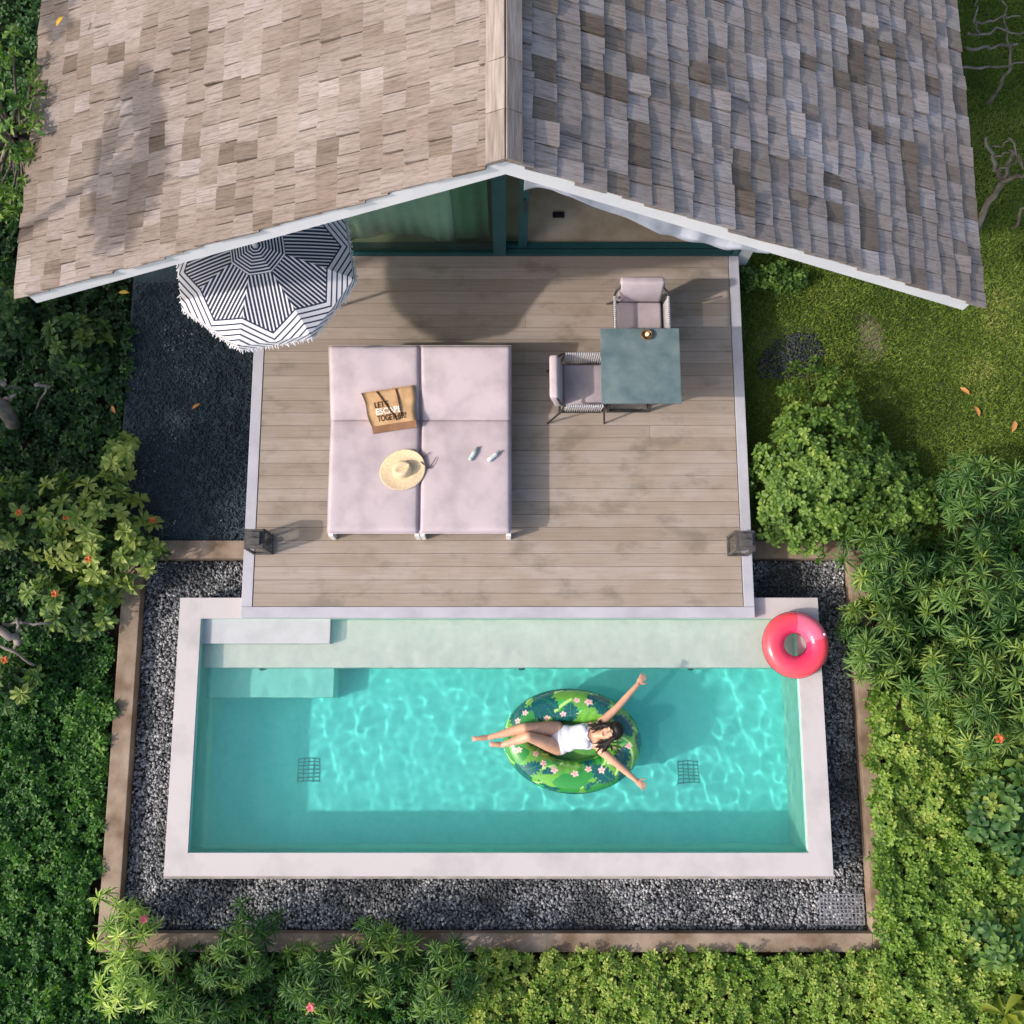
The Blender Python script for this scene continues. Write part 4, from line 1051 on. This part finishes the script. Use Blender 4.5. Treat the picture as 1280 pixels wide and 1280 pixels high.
pts_ = [nek+X1*(-.035-.05*math.cos(a))+L1*(.075*math.sin(a))+N1*(.062+.0*math.cos(a)) for a in [(-1.3+2.6*k/24) for k in range(25)]]
q.tube(pts_, .003, 6); to_local(q.build('necklace', M['dark_metal'], None, True))
# ------------------------------------------------------------------ planting
GZ = -.655
LM = {
 'rosette': leaf_mat('rosette_leaf', [(0, (.022, .062, .020)), (.4, (.060, .140, .034)), (.75, (.19, .28, .058)), (1, (.36, .42, .11))]),
 'oleander': leaf_mat('oleander_leaf', [(0, (.024, .074, .024)), (.4, (.062, .150, .036)), (.75, (.165, .275, .058)), (1, (.32, .41, .09))]),
 'pale': leaf_mat('variegated_leaf', [(0, (0.052, 0.140, 0.035)), (.4, (0.140, 0.298, 0.061)), (.7, (0.350, 0.490, 0.123)), (1, (0.665, 0.735, 0.263))]),
 'hedge_dark': leaf_mat('dark_hedge_leaf', [(0, (0.018, 0.061, 0.014)), (.5, (0.038, 0.126, 0.021)), (.85, (0.088, 0.219, 0.035)), (1, (0.158, 0.298, 0.052))]),
 'hedge_bright': leaf_mat('bright_hedge_leaf', [(0, (.034, .092, .018)), (.4, (.100, .205, .028)), (.75, (.205, .325, .048)), (1, (.36, .42, .10))]),
 'bush': leaf_mat('bush_leaf', [(0, (.040, .095, .020)), (.5, (.110, .205, .034)), (.85, (.225, .34, .065)), (1, (.35, .44, .10))]),
 'broad': leaf_mat('broad_leaf', [(0, (.024, .068, .020)), (.5, (.052, .135, .036)), (.8, (.16, .27, .055)), (1, (.34, .40, .08))]),
 'giant': leaf_mat('giant_leaf', [(0, (.12, .17, .02)), (.6, (.21, .25, .03)), (1, (.33, .33, .06))], trans=.35),
 'tree': leaf_mat('tree_leaf', [(0, (0.026, 0.079, 0.018)), (.5, (0.061, 0.166, 0.032)), (1, (0.228, 0.333, 0.061))]),
 'grass': leaf_mat('grass_blade', [(0, (.085, .150, .022)), (.5, (.19, .29, .042)), (.85, (.30, .38, .075)), (1, (.55, .48, .19))], trans=.3),
}
petal_o = mat('orange_petal', (.42, .085, .02), (.52, .15, .04), 40, rough=.6)
petal_p = mat('pink_petal', (.72, .10, .14), (.80, .22, .24), 40, rough=.6)
deadleaf = mat('dead_leaf', (.40, .17, .05), (.55, .28, .09), 30, rough=.7)
yelleaf = mat('yellow_leaf', (.62, .36, .04), (.70, .45, .07), 30, rough=.7)

def flower(parent, p, r, m_, seed):
    rg = np.random.default_rng(seed); Lv = Leaves(); k = 5
    for layer in range(2):
        n_ = 6+layer*3; ph = np.arange(n_)*6.283/n_+rg.uniform(0, 1); el = .35+.5*layer
        d = np.stack([np.cos(ph)*math.cos(el), np.sin(ph)*math.cos(el), np.full(n_, math.sin(el))], 1)
        nn_ = np.stack([-np.cos(ph)*math.sin(el), -np.sin(ph)*math.sin(el), np.full(n_, math.cos(el))], 1)
        Lv.add(*leaves(np.repeat(np.array([p]), n_, 0), d, nn_, np.full(n_, r*(1-.25*layer)), np.full(n_, r*.62), np.full(n_, .5), 'o'))
    return Lv.build('flower', m_, parent)

def shrub(name, label, cat, px, py, ztop, rx, ry, count, nl, L, Wd, lm, seed, shape='8', tone=.5, e0=-.1, e1=1.1, base=GZ, flowers=(), lump=.25,
          group=None, lean=0, fill=.45, up=.7, stems=26, fm=None, low=.12):
    rg = np.random.default_rng(seed); c = at(px, py, ztop-.35*(ztop-base)); H = ztop-base
    r = empty(name, (c.x, c.y, base), 0, label, cat, group)
    k = int(count*(1+fill)); d = rg.normal(size=(k, 3)); d[:, 2] = np.abs(d[:, 2])*.9+low; d /= np.linalg.norm(d, axis=1, keepdims=True)
    an = np.arctan2(d[:, 1], d[:, 0])
    lob = 1+lump*np.sin(an*2+seed*1.3)*.4+lump*np.sin(an*3+seed)*.4+lump*np.sin(an*5+seed*2.1+d[:, 2]*4)*.4+lump*.5*np.sin(an*9+seed+d[:, 2]*9)*.6
    rad = np.where(np.arange(k) < count, rg.uniform(.84, 1.06, k), rg.uniform(.45, .84, k))*lob
    z0 = H*.40
    C = np.stack([d[:, 0]*rx*rad, d[:, 1]*ry*rad, z0+d[:, 2]*(H-z0)*np.clip(rad, 0, 1.08)], 1)
    N = d*np.array([1, 1, .7])+np.array([lean, 0, up])+rg.normal(0, .22, (k, 3))
    tn_ = tone+rg.normal(0, .15, k)-np.where(np.arange(k) < count, 0, .25)  # inner fill rosettes coloured darker, painting shade between the outer ones
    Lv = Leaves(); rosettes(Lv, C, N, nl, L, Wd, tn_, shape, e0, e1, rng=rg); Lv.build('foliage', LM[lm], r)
    q = MB(); lines = []
    for i in range(min(stems, count)):
        e = Vector(C[i]); st = Vector((rg.normal(0, .05), rg.normal(0, .05), 0)); md = st.lerp(e, .55)+Vector((-.12*e.x, -.12*e.y, .05))
        lines.append([st, md, e])
    stem_fan(q, lines, .014, .005)
    q.build('stem', M['stem'], r)
    order = np.argsort(-(C[:count, 2]))
    for j, (fx, fy) in enumerate(flowers):
        # the flower sits on the rosette nearest to where the photograph shows it
        w_ = at(fx, fy, ztop-.1); dist = np.hypot(C[:count, 0]+c.x-w_.x, C[:count, 1]+c.y-w_.y)-C[:count, 2]*.35
        i = int(np.argmin(dist)); n_ = N[i]/np.linalg.norm(N[i])
        flower(r, C[i]+n_*L*.45+np.array([0, 0, .02]), max(.042, L*.30), fm or petal_o, seed+j)
    return r

def inside(poly, x, y):
    r = np.zeros(len(x), bool); n_ = len(poly)
    for i in range(n_):
        (x0, y0), (x1, y1) = poly[i], poly[(i+1) % n_]
        r ^= ((y0 > y) != (y1 > y)) & (x < (x1-x0)*(y-y0)/((y1-y0) if y1 != y0 else 1e-9)+x0)
    return r
def hedge(name, label, cat, polypx, z0, amp, density, nl, L, Wd, lm, seed, tone=.5, wl=.6, shape='4', spread=.0, pale=0):
    rg = np.random.default_rng(seed)
    poly = [(lambda p: (p.x, p.y))(at(px, py, z0)) for px, py in polypx]; xs_ = [p[0] for p in poly]; ys_ = [p[1] for p in poly]
    k = int(density*(max(xs_)-min(xs_))*(max(ys_)-min(ys_)))
    x, y = rg.uniform(min(xs_), max(xs_), k), rg.uniform(min(ys_), max(ys_), k)
    jx, jy = x+.09*field(x, y, .22, 1), y+.09*field(x, y, .22, 2)
    m_ = inside(poly, jx, jy); x, y = x[m_], y[m_]; k = len(x)
    h = amp*field(x, y, wl, 0)+amp*.8*field(x, y, wl*.35, 1)
    layer = rg.uniform(0, 1, k)**2.2
    z = z0+h-layer*.24
    e = .04; gx_ = (field(x+e, y, wl*.35, 1)-field(x-e, y, wl*.35, 1))/(2*e)*amp; gy_ = (field(x, y+e, wl*.35, 1)-field(x, y-e, wl*.35, 1))/(2*e)*amp
    N = np.stack([-gx_*.8, -gy_*.8, np.ones(k)], 1)+rg.normal(0, .35, (k, 3))
    c = Vector((sum(xs_)/len(xs_), sum(ys_)/len(ys_), GZ))
    tn_ = tone+.16*field(x, y, .9, 2)+rg.normal(0, .13, k)+.10*h/max(amp, 1e-6)*.5
    if pale: tn_ = np.where(rg.random(k) < pale, 1.0, tn_)
    C = np.stack([x-c.x, y-c.y, z-c.z], 1)
    Lv = Leaves(); rosettes(Lv, C, N, nl, L, Wd, tn_, shape, -.1, .95, .3, rng=rg); o = Lv.build(name, LM[lm]); o.location = c
    return tag(o, label, cat)

# --- hedges
hedge('dark_hedge', 'dense dark green small-leaved hedge left of the gravel bed', 'hedge',
      [(-170, 770), (60, 800), (136, 790), (140, 900), (135, 1000), (118, 1100), (114, 1180), (150, 1400), (-170, 1400)], -.43, .07, 560, 8, .080, .040, 'hedge_dark', 31, .54, .5, shape='o')
hedge('low_hedge', 'low bright green hedge along the kerb below the pool', 'hedge',
      [(585, 1188), (700, 1191), (850, 1187), (1000, 1192), (1120, 1190), (1120, 1400), (560, 1400)], -.30, .06, 950, 8, .052, .030, 'hedge_bright', 32, .74, .45, shape='o', pale=.003)
hedge('yellow_green_hedge', 'thick yellow-green hedge right of the gravel bed', 'hedge',
      [(1086, 870), (1190, 840), (1400, 860), (1400, 1400), (1108, 1400), (1106, 1190), (1096, 1100), (1090, 1000)], -.08, .09, 760, 8, .064, .038, 'hedge_bright', 33, .58, .6, shape='o', pale=.001)
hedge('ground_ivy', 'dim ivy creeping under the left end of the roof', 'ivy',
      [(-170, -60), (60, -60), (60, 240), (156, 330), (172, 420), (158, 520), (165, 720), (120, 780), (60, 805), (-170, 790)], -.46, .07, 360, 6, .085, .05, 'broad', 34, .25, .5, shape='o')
hedge('wall_ivy', 'small dark ivy patch at the house corner under the right eave', 'ivy',
      [(925, 322), (985, 332), (1010, 352), (985, 366), (940, 362), (930, 345)], -.25, .06, 1000, 6, .065, .045, 'bush', 35, .40, .3, shape='o')
hedge('fringe_planting', 'strip of low leafy plants behind the pool kerb on the right', 'ground cover plants',
      [(1075, 700), (1400, 600), (1400, 860), (1190, 860), (1098, 880), (1085, 800)], -.35, .09, 420, 8, .09, .034, 'hedge_dark', 36, .50, .5)
hedge('bottom_planting', 'dark low leafy plants beneath the oleanders along the bottom', 'ground cover plants',
      [(118, 1180), (200, 1180), (420, 1192), (590, 1192), (570, 1400), (120, 1400)], -.42, .06, 420, 8, .085, .034, 'hedge_dark', 37, .42, .5)

# --- rosette shrubs on the left
RO_ = dict(lm='rosette', shape='o', nl=12, L=.150, Wd=.064, e0=.0, e1=.95)
shrub('flowering_shrub', 'largest shrub of pale leaf rosettes with orange blooms beside the dark gravel path', 'shrub', 112, 655, .42, .62, .60, 46, seed=51, tone=.80, flowers=((97, 637), (130, 700)), **RO_)
shrub('flowering_shrub', 'rosette-leaved shrub reaching over the kerb corner by the path', 'shrub', 172, 690, .18, .30, .36, 16, seed=52, tone=.76, flowers=((202, 636),), **RO_)
shrub('flowering_shrub', 'small bright rosette shrub standing alone against the dark gravel', 'shrub', 152, 568, .22, .22, .25, 9, seed=53, tone=.82, **RO_)
shrub('flowering_shrub', 'rosette shrub with orange blooms at the left edge above the cut stems', 'shrub', 22, 640, .35, .42, .48, 24, seed=54, tone=.66, flowers=((33, 632),), **RO_)
shrub('flowering_shrub', 'rosette shrub just above the dark hedge, between cut stems and kerb', 'shrub', 88, 752, .15, .52, .36, 30, seed=55, tone=.62, flowers=((65, 735),), **RO_)
shrub('shaded_shrub', 'dim rosette shrub in deep shade left of the path, nearest the roof', 'shrub', 92, 435, .05, .42, .40, 26, seed=56, tone=.25, **RO_)  # low tone puts the deep shade into the leaf colour as well
shrub('shaded_shrub', 'dim shrub in deep shade by the left picture edge under the roof corner', 'shrub', 18, 395, .05, .45, .40, 24, seed=57, tone=.22, **RO_)  # leaf colour darkened here too, on top of the cast shade
shrub('flowering_shrub', 'rosette shrub below the cut stems with an orange bloom in the dark hedge', 'shrub', 14, 850, .12, .30, .30, 16, seed=58, tone=.5, flowers=((10, 838),), **RO_)

# --- oleanders on the right
OL = dict(lm='oleander', nl=20, L=.185, Wd=.026, e0=-.25, e1=1.25, lump=.3)
OLG = 'oleanders right of the pool'
for i, (px, py, zt, rx, ry, n_, tone, lab, fl_) in enumerate([
    (1108, 712, .42, .50, .45, 40, .46, 'oleander touching the lower right side of the round green bush', ()),
    (1232, 625, .70, .52, .45, 42, .44, 'oleander at the lawn edge, highest of those on the right', ()),
    (1222, 745, .85, .58, .52, 52, .48, 'broad dark oleander in the middle of the right-hand planting', ()),
    (1092, 800, .38, .42, .48, 40, .56, 'oleander whose leaves reach over the kerb towards the pink swim ring', ()),
    (1190, 850, .55, .50, .40, 42, .62, 'pale-tipped oleander just below the broad dark one', ()),
    (1275, 850, .70, .45, .50, 36, .55, 'oleander cut by the right picture edge above the orange bloom', ()),
    (1222, 910, .45, .34, .32, 24, .68, 'spiky yellow-green oleander with an orange bloom above the right hedge', ((1220, 908),)),
    ]):
    shrub('oleander', lab, 'shrub', px, py, zt, rx, ry, n_, seed=70+i, tone=tone, flowers=fl_, group=OLG, **OL)
# --- oleanders along the bottom
OB = dict(nl=18, L=.16, Wd=.024, e0=-.25, e1=1.2, lump=.3)
for i, (px, py, zt, rx, ry, n_, tone, lm_, lab, fl_, fm_) in enumerate([
    (150, 1152, .30, .30, .30, 16, .60, 'pale', 'pale variegated oleander with a salmon bloom hanging over the gravel bed corner', ((188, 1141),), petal_p),
    (168, 1228, .42, .46, .26, 24, .66, 'pale', 'pale streaky-leaved oleander below the kerb corner', (), None),
    (300, 1195, .28, .42, .42, 34, .45, 'oleander', 'green oleander overhanging the lower kerb, second from the left', (), None),
    (400, 1225, .30, .40, .40, 32, .52, 'oleander', 'oleander with a pink bloom at the bottom picture edge', ((388, 1267),), petal_p),
    (470, 1198, .34, .36, .36, 28, .58, 'oleander', 'yellow-green oleander rising over the lower kerb left of the bare kerb stretch', (), None),
    (555, 1222, .34, .44, .42, 38, .48, 'oleander', 'dark oleander bordering the low bright hedge', (), None),
    (250, 1268, .25, .46, .30, 30, .42, 'oleander', 'dark oleander at the bottom picture edge left of the pink bloom', (), None),
    ]):
    shrub('oleander', lab, 'shrub', px, py, zt, rx, ry, n_, lm=lm_, seed=90+i, tone=tone, flowers=fl_, fm=fm_, group='oleanders below the pool', **OB)

# --- other plants on the right
shrub('leafy_bush', 'large light green bush beside the deck between lawn and kerb', 'bush', 1032, 585, .34, .84, .88, 620, 8, .092, .054, 'bush', 110, 'o', .52, -.1, 1.0, base=-.46, lump=.36, stems=40, low=.02)
shrub('leafy_bush', 'smaller light green bush squeezed between the large bush and the oleanders', 'bush', 1118, 622, .12, .50, .55, 230, 8, .092, .054, 'bush', 114, 'o', .48, -.1, 1.0, base=-.46, lump=.4, stems=24, low=.02)
shrub('broadleaf_shrub', 'dark broad-leaved shrub at the right edge within the yellow-green hedge', 'shrub', 1262, 1010, .25, .42, .62, 70, 9, .15, .085, 'broad', 111, 'o', .45, -.1, 1.0)
shrub('broadleaf_shrub', 'broad-leaved shrub with yellowing tips in the lower right hedge', 'shrub', 1240, 1165, .22, .36, .42, 46, 9, .13, .075, 'broad', 112, 'o', .62, -.1, 1.0)
shrub('big_leaf_plant', 'plant with huge yellow-green leaves in the bottom right corner', 'plant', 1268, 1272, .30, .22, .20, 6, 6, .34, .15, 'giant', 113, 'o', .5, .0, .6, fill=0, stems=6)

# --- lawn grass
rg = np.random.default_rng(201); k = 165000
x, y = rg.uniform(2.84, 7.1, k), rg.uniform(1.95, 9.4, k)
bare = at(1088, 425, -.45); path_ = at(985, 440, -.45)
keep = (np.hypot((x-bare.x)/.16, (y-bare.y)/.42)+.55*field(x, y, .35, 1) > .85) & (np.hypot((x-path_.x)/.42, (y-path_.y)/.30)+.3*field(x, y, .4, 2) > 1.0)
keep |= rg.random(k) < .35
x, y = x[keep], y[keep]; k = len(x)
d = np.stack([rg.normal(0, .75, k), rg.normal(0, .75, k), np.full(k, .8)], 1); n_ = rg.normal(size=(k, 3))
tn_ = .48+.20*field(x, y, .7, 0)+.10*field(x, y, .25, 1)+rg.normal(0, .14, k)
V, F_, T = leaves(np.stack([x, y, np.full(k, -.452)], 1), d, n_, rg.uniform(.035, .085, k), rg.uniform(.006, .011, k), np.clip(tn_, 0, .97), '4')
o = obj('grass', np_mesh('grass', V, F_, T), LM['grass']); tag(o, 'bright mown lawn grass right of the house', 'grass', kind='stuff')

# --- bare branches
def branches(name, label, cat, lines, loc, m_=None):
    r = empty(name, loc, 0, label, cat); q = MB(); rr = random.Random(len(lines)*7)
    for pts_, r0, r1 in lines:
        P_ = [at(px, py, z)-Vector(loc) for px, py, z in pts_]; PP, n_ = [], len(P_)
        for i in range(n_-1):
            for s_ in range(4): PP.append(P_[i].lerp(P_[i+1], s_/4)+Vector((rr.gauss(0, .016), rr.gauss(0, .016), rr.gauss(0, .012))))
        PP.append(P_[-1]); q.tube(PP, [r0+(r1-r0)*i/(len(PP)-1) for i in range(len(PP))], 8)
        if r0 > .012: q.ell(PP[0], (r0*1.1,)*3, nu=8, nv=6)
    q.build('branch', m_ or M['bark'], r, True); return r
b0 = at(1232, 270, -.45)
branches('bare_tree', 'leafless grey tree on the shaded lawn beside the roof edge, lower of the two', 'tree',
    [([(1222, 285, -.45), (1236, 250, .1), (1252, 228, .55)], .045, .034), ([(1252, 228, .55), (1243, 205, .8), (1232, 172, 1.1)], .03, .016),
     ([(1252, 228, .55), (1270, 222, .8), (1300, 214, 1.0)], .03, .016), ([(1252, 228, .55), (1262, 205, .85), (1268, 188, 1.1)], .028, .014),
     ([(1240, 198, .9), (1255, 192, 1.0), (1268, 188, 1.1)], .012, .007), ([(1245, 212, .8), (1262, 206, .95), (1276, 202, 1.1)], .012, .007),
     ([(1268, 188, 1.1), (1278, 206, 1.15)], .012, .010), ([(1262, 172, 1.2), (1280, 212, 1.1)], .012, .008), ([(1238, 185, 1.0), (1254, 180, 1.1), (1262, 172, 1.2)], .01, .007),
     ([(1268, 285, -.3), (1280, 262, .2), (1300, 250, .5)], .02, .012)], (b0.x, b0.y, -.45))
b0 = at(1225, 140, -.45)
branches('bare_tree', 'leafless grey tree in the shade at the top right, upper of the two', 'tree',
    [([(1232, 132, -.45), (1250, 104, .2), (1264, 84, .6)], .028, .018), ([(1200, 86, .8), (1235, 84, .8), (1280, 78, .9)], .016, .009),
     ([(1205, 62, 1.0), (1240, 58, 1.0), (1272, 55, 1.0)], .018, .014), ([(1212, 44, 1.1), (1245, 39, 1.1), (1285, 40, 1.1)], .014, .008),
     ([(1220, 26, 1.2), (1250, 22, 1.2), (1275, 20, 1.2)], .012, .007), ([(1222, 44, 1.1), (1220, 20, 1.2), (1226, -10, 1.3)], .014, .010), ([(1264, 84, .6), (1258, 40, 1.0), (1252, 0, 1.3)], .015, .008)], (b0.x, b0.y, -.45))
b0 = at(20, 535, GZ)
branches('cut_trunk', 'pale sawn trunk with side twigs at the left edge in the shade', 'trunk',
    [([(-20, 492, .5), (4, 510, .2), (22, 534, -.62)], .075, .085), ([(2, 500, .15), (20, 493, .3)], .022, .016), ([(4, 478, .5), (-20, 462, .7)], .03, .03),
     ([(46, 512, -.5), (58, 484, .1)], .014, .012), ([(58, 483, .1), (44, 482, .15)], .018, .022), ([(-10, 481, .4), (14, 484, .2), (32, 488, -.1)], .014, .01)], (b0.x, b0.y, GZ))
b0 = at(20, 815, GZ)
branches('cut_trunk', 'cut grey stems poking out of the dark hedge at the left edge', 'trunk',
    [([(-20, 780, .3), (6, 792, .25), (26, 804, .2)], .05, .042), ([(-20, 800, .2), (18, 816, .1), (44, 832, -.1)], .022, .014), ([(17, 812, .15), (21, 772, .3)], .018, .016),
     ([(8, 780, .2), (34, 778, .2), (64, 778, .1)], .018, .012)], (b0.x, b0.y, GZ))

# --- leafy tree at the top left and taller trees further out
def tree(label, x, y, zc, rx, ry, rz_, clumps, nl, L, Wd, seed, tone, trunk_r, lm='tree', gap=.55, base=GZ, off=(0, 0)):
    rg = np.random.default_rng(seed); r = empty('leafy_tree', (x, y, base), 0, label, 'tree', None)
    d = rg.normal(size=(clumps, 3)); d /= np.linalg.norm(d, axis=1, keepdims=True); rad = rg.uniform(.35, 1.0, (clumps, 1))**.6
    C = d*rad*np.array([rx, ry, rz_])
    f_ = np.sin(C[:, 0]*2.3+seed)+np.sin(C[:, 1]*2.1+seed*1.7)+np.sin(C[:, 2]*2.7+seed*.6)
    C = C[f_ > -gap*2+.2]; k = len(C); C[:, 2] += zc-base; C[:, :2] += np.array(off)
    N = d[:k]*.5+np.array([0, 0, .8])+rg.normal(0, .4, (k, 3))
    Lv = Leaves(); rosettes(Lv, C, N, nl, L, Wd, tone+rg.normal(0, .15, k), 'o', -.3, .9, .3, rng=rg); Lv.build('crown', LM[lm], r)
    q = MB(); top = Vector((off[0]*.8, off[1]*.8, zc-base-.2*rz_))
    q.tube([(0, 0, 0), (.05+off[0]*.3, .03+off[1]*.3, (zc-base)*.5), top], [trunk_r*1.3, trunk_r, trunk_r*.5], 10)
    tip = len(q.v)-10
    for i in range(0, k, max(1, k//40)):
        e = Vector(C[i]); b = len(q.v); q.tube([top, top.lerp(e, .5)+Vector((0, 0, -.1)), e], [trunk_r*.4, trunk_r*.25, .012], 5, cap=False)
        q.f.append((tip, b+1, b))
    q.build('trunk', M['bark'], r, True); return r
c = at(-14, 135, 2.6)
tree('small bright-leaved tree growing past the left edge of the shingle roof', c.x, c.y, 2.3, .85, 1.05, .8, 320, 9, .105, .05, 301, .66, .06)
tree('leaning tree just off the left edge whose branch tips shade the roof', -7.7, 3.2, 4.95, .60, .85, .42, 330, 10, .17, .08, 302, .45, .10, gap=.5, off=(2.05, .85))
tree('slender tree off the left edge nearer the top that shades the roof eave', -8.0, 5.6, 4.6, .55, 1.3, .42, 220, 10, .17, .08, 306, .45, .08, gap=.35, off=(1.35, 1.2))
tree('dense garden tree left of the path that shades it', -8.9, 1.65, 2.7, 1.3, 1.3, 1.3, 420, 10, .20, .09, 303, .45, .11, gap=.9)
tree('dense garden tree beyond the left roof corner', -9.6, 3.3, 3.0, 1.4, 1.5, 1.5, 420, 10, .20, .09, 304, .45, .11, gap=.9)

# --- fallen leaves
def fallen(px, py, z, L, ang, label, m_):
    c = at(px, py, z); V, F_, T = leaves(np.array([[-L/2, 0, .012]]), np.array([[1, 0, .10]]), np.array([[0, .1, 1.]]), np.array([L]), np.array([L*.40]), np.array([.5]), '8')
    V = np.concatenate([V, V-np.array([0, 0, .003])]); F2 = np.concatenate([F_, F_[:, ::-1]+len(V)//2])
    o = obj('fallen_leaf', np_mesh('fallen_leaf', V, F2, np.full(len(V), .5)), m_, None, (c.x, c.y, c.z)); o.rotation_euler = (0, 0, ang)
    tag(o, label, 'leaf')
fallen(1206, 489, -.40, .14, 2.4, 'dry brown leaf on the lawn, uppermost of the three there', deadleaf)
fallen(1221, 514, -.40, .14, -1.1, 'dry orange leaf on the lawn, middle of the three there', deadleaf)
fallen(1267, 533, -.40, .17, 1.2, 'large dry orange leaf on the lawn nearest the right picture edge', deadleaf)
fallen(75, 27, 3.06, .12, 1.2, 'yellow leaf lying on the left roof slope near the eave', yelleaf)
fallen(155, 366, -.40, .13, .1, 'yellow leaf on the shaded path close to the roof corner', yelleaf)
fallen(245, 508, -.44, .12, .7, 'brown leaf on the dark gravel path beside the deck', deadleaf)
fallen(142, 512, -.38, .12, 2.1, 'brown leaf at the left border of the dark gravel path', deadleaf)
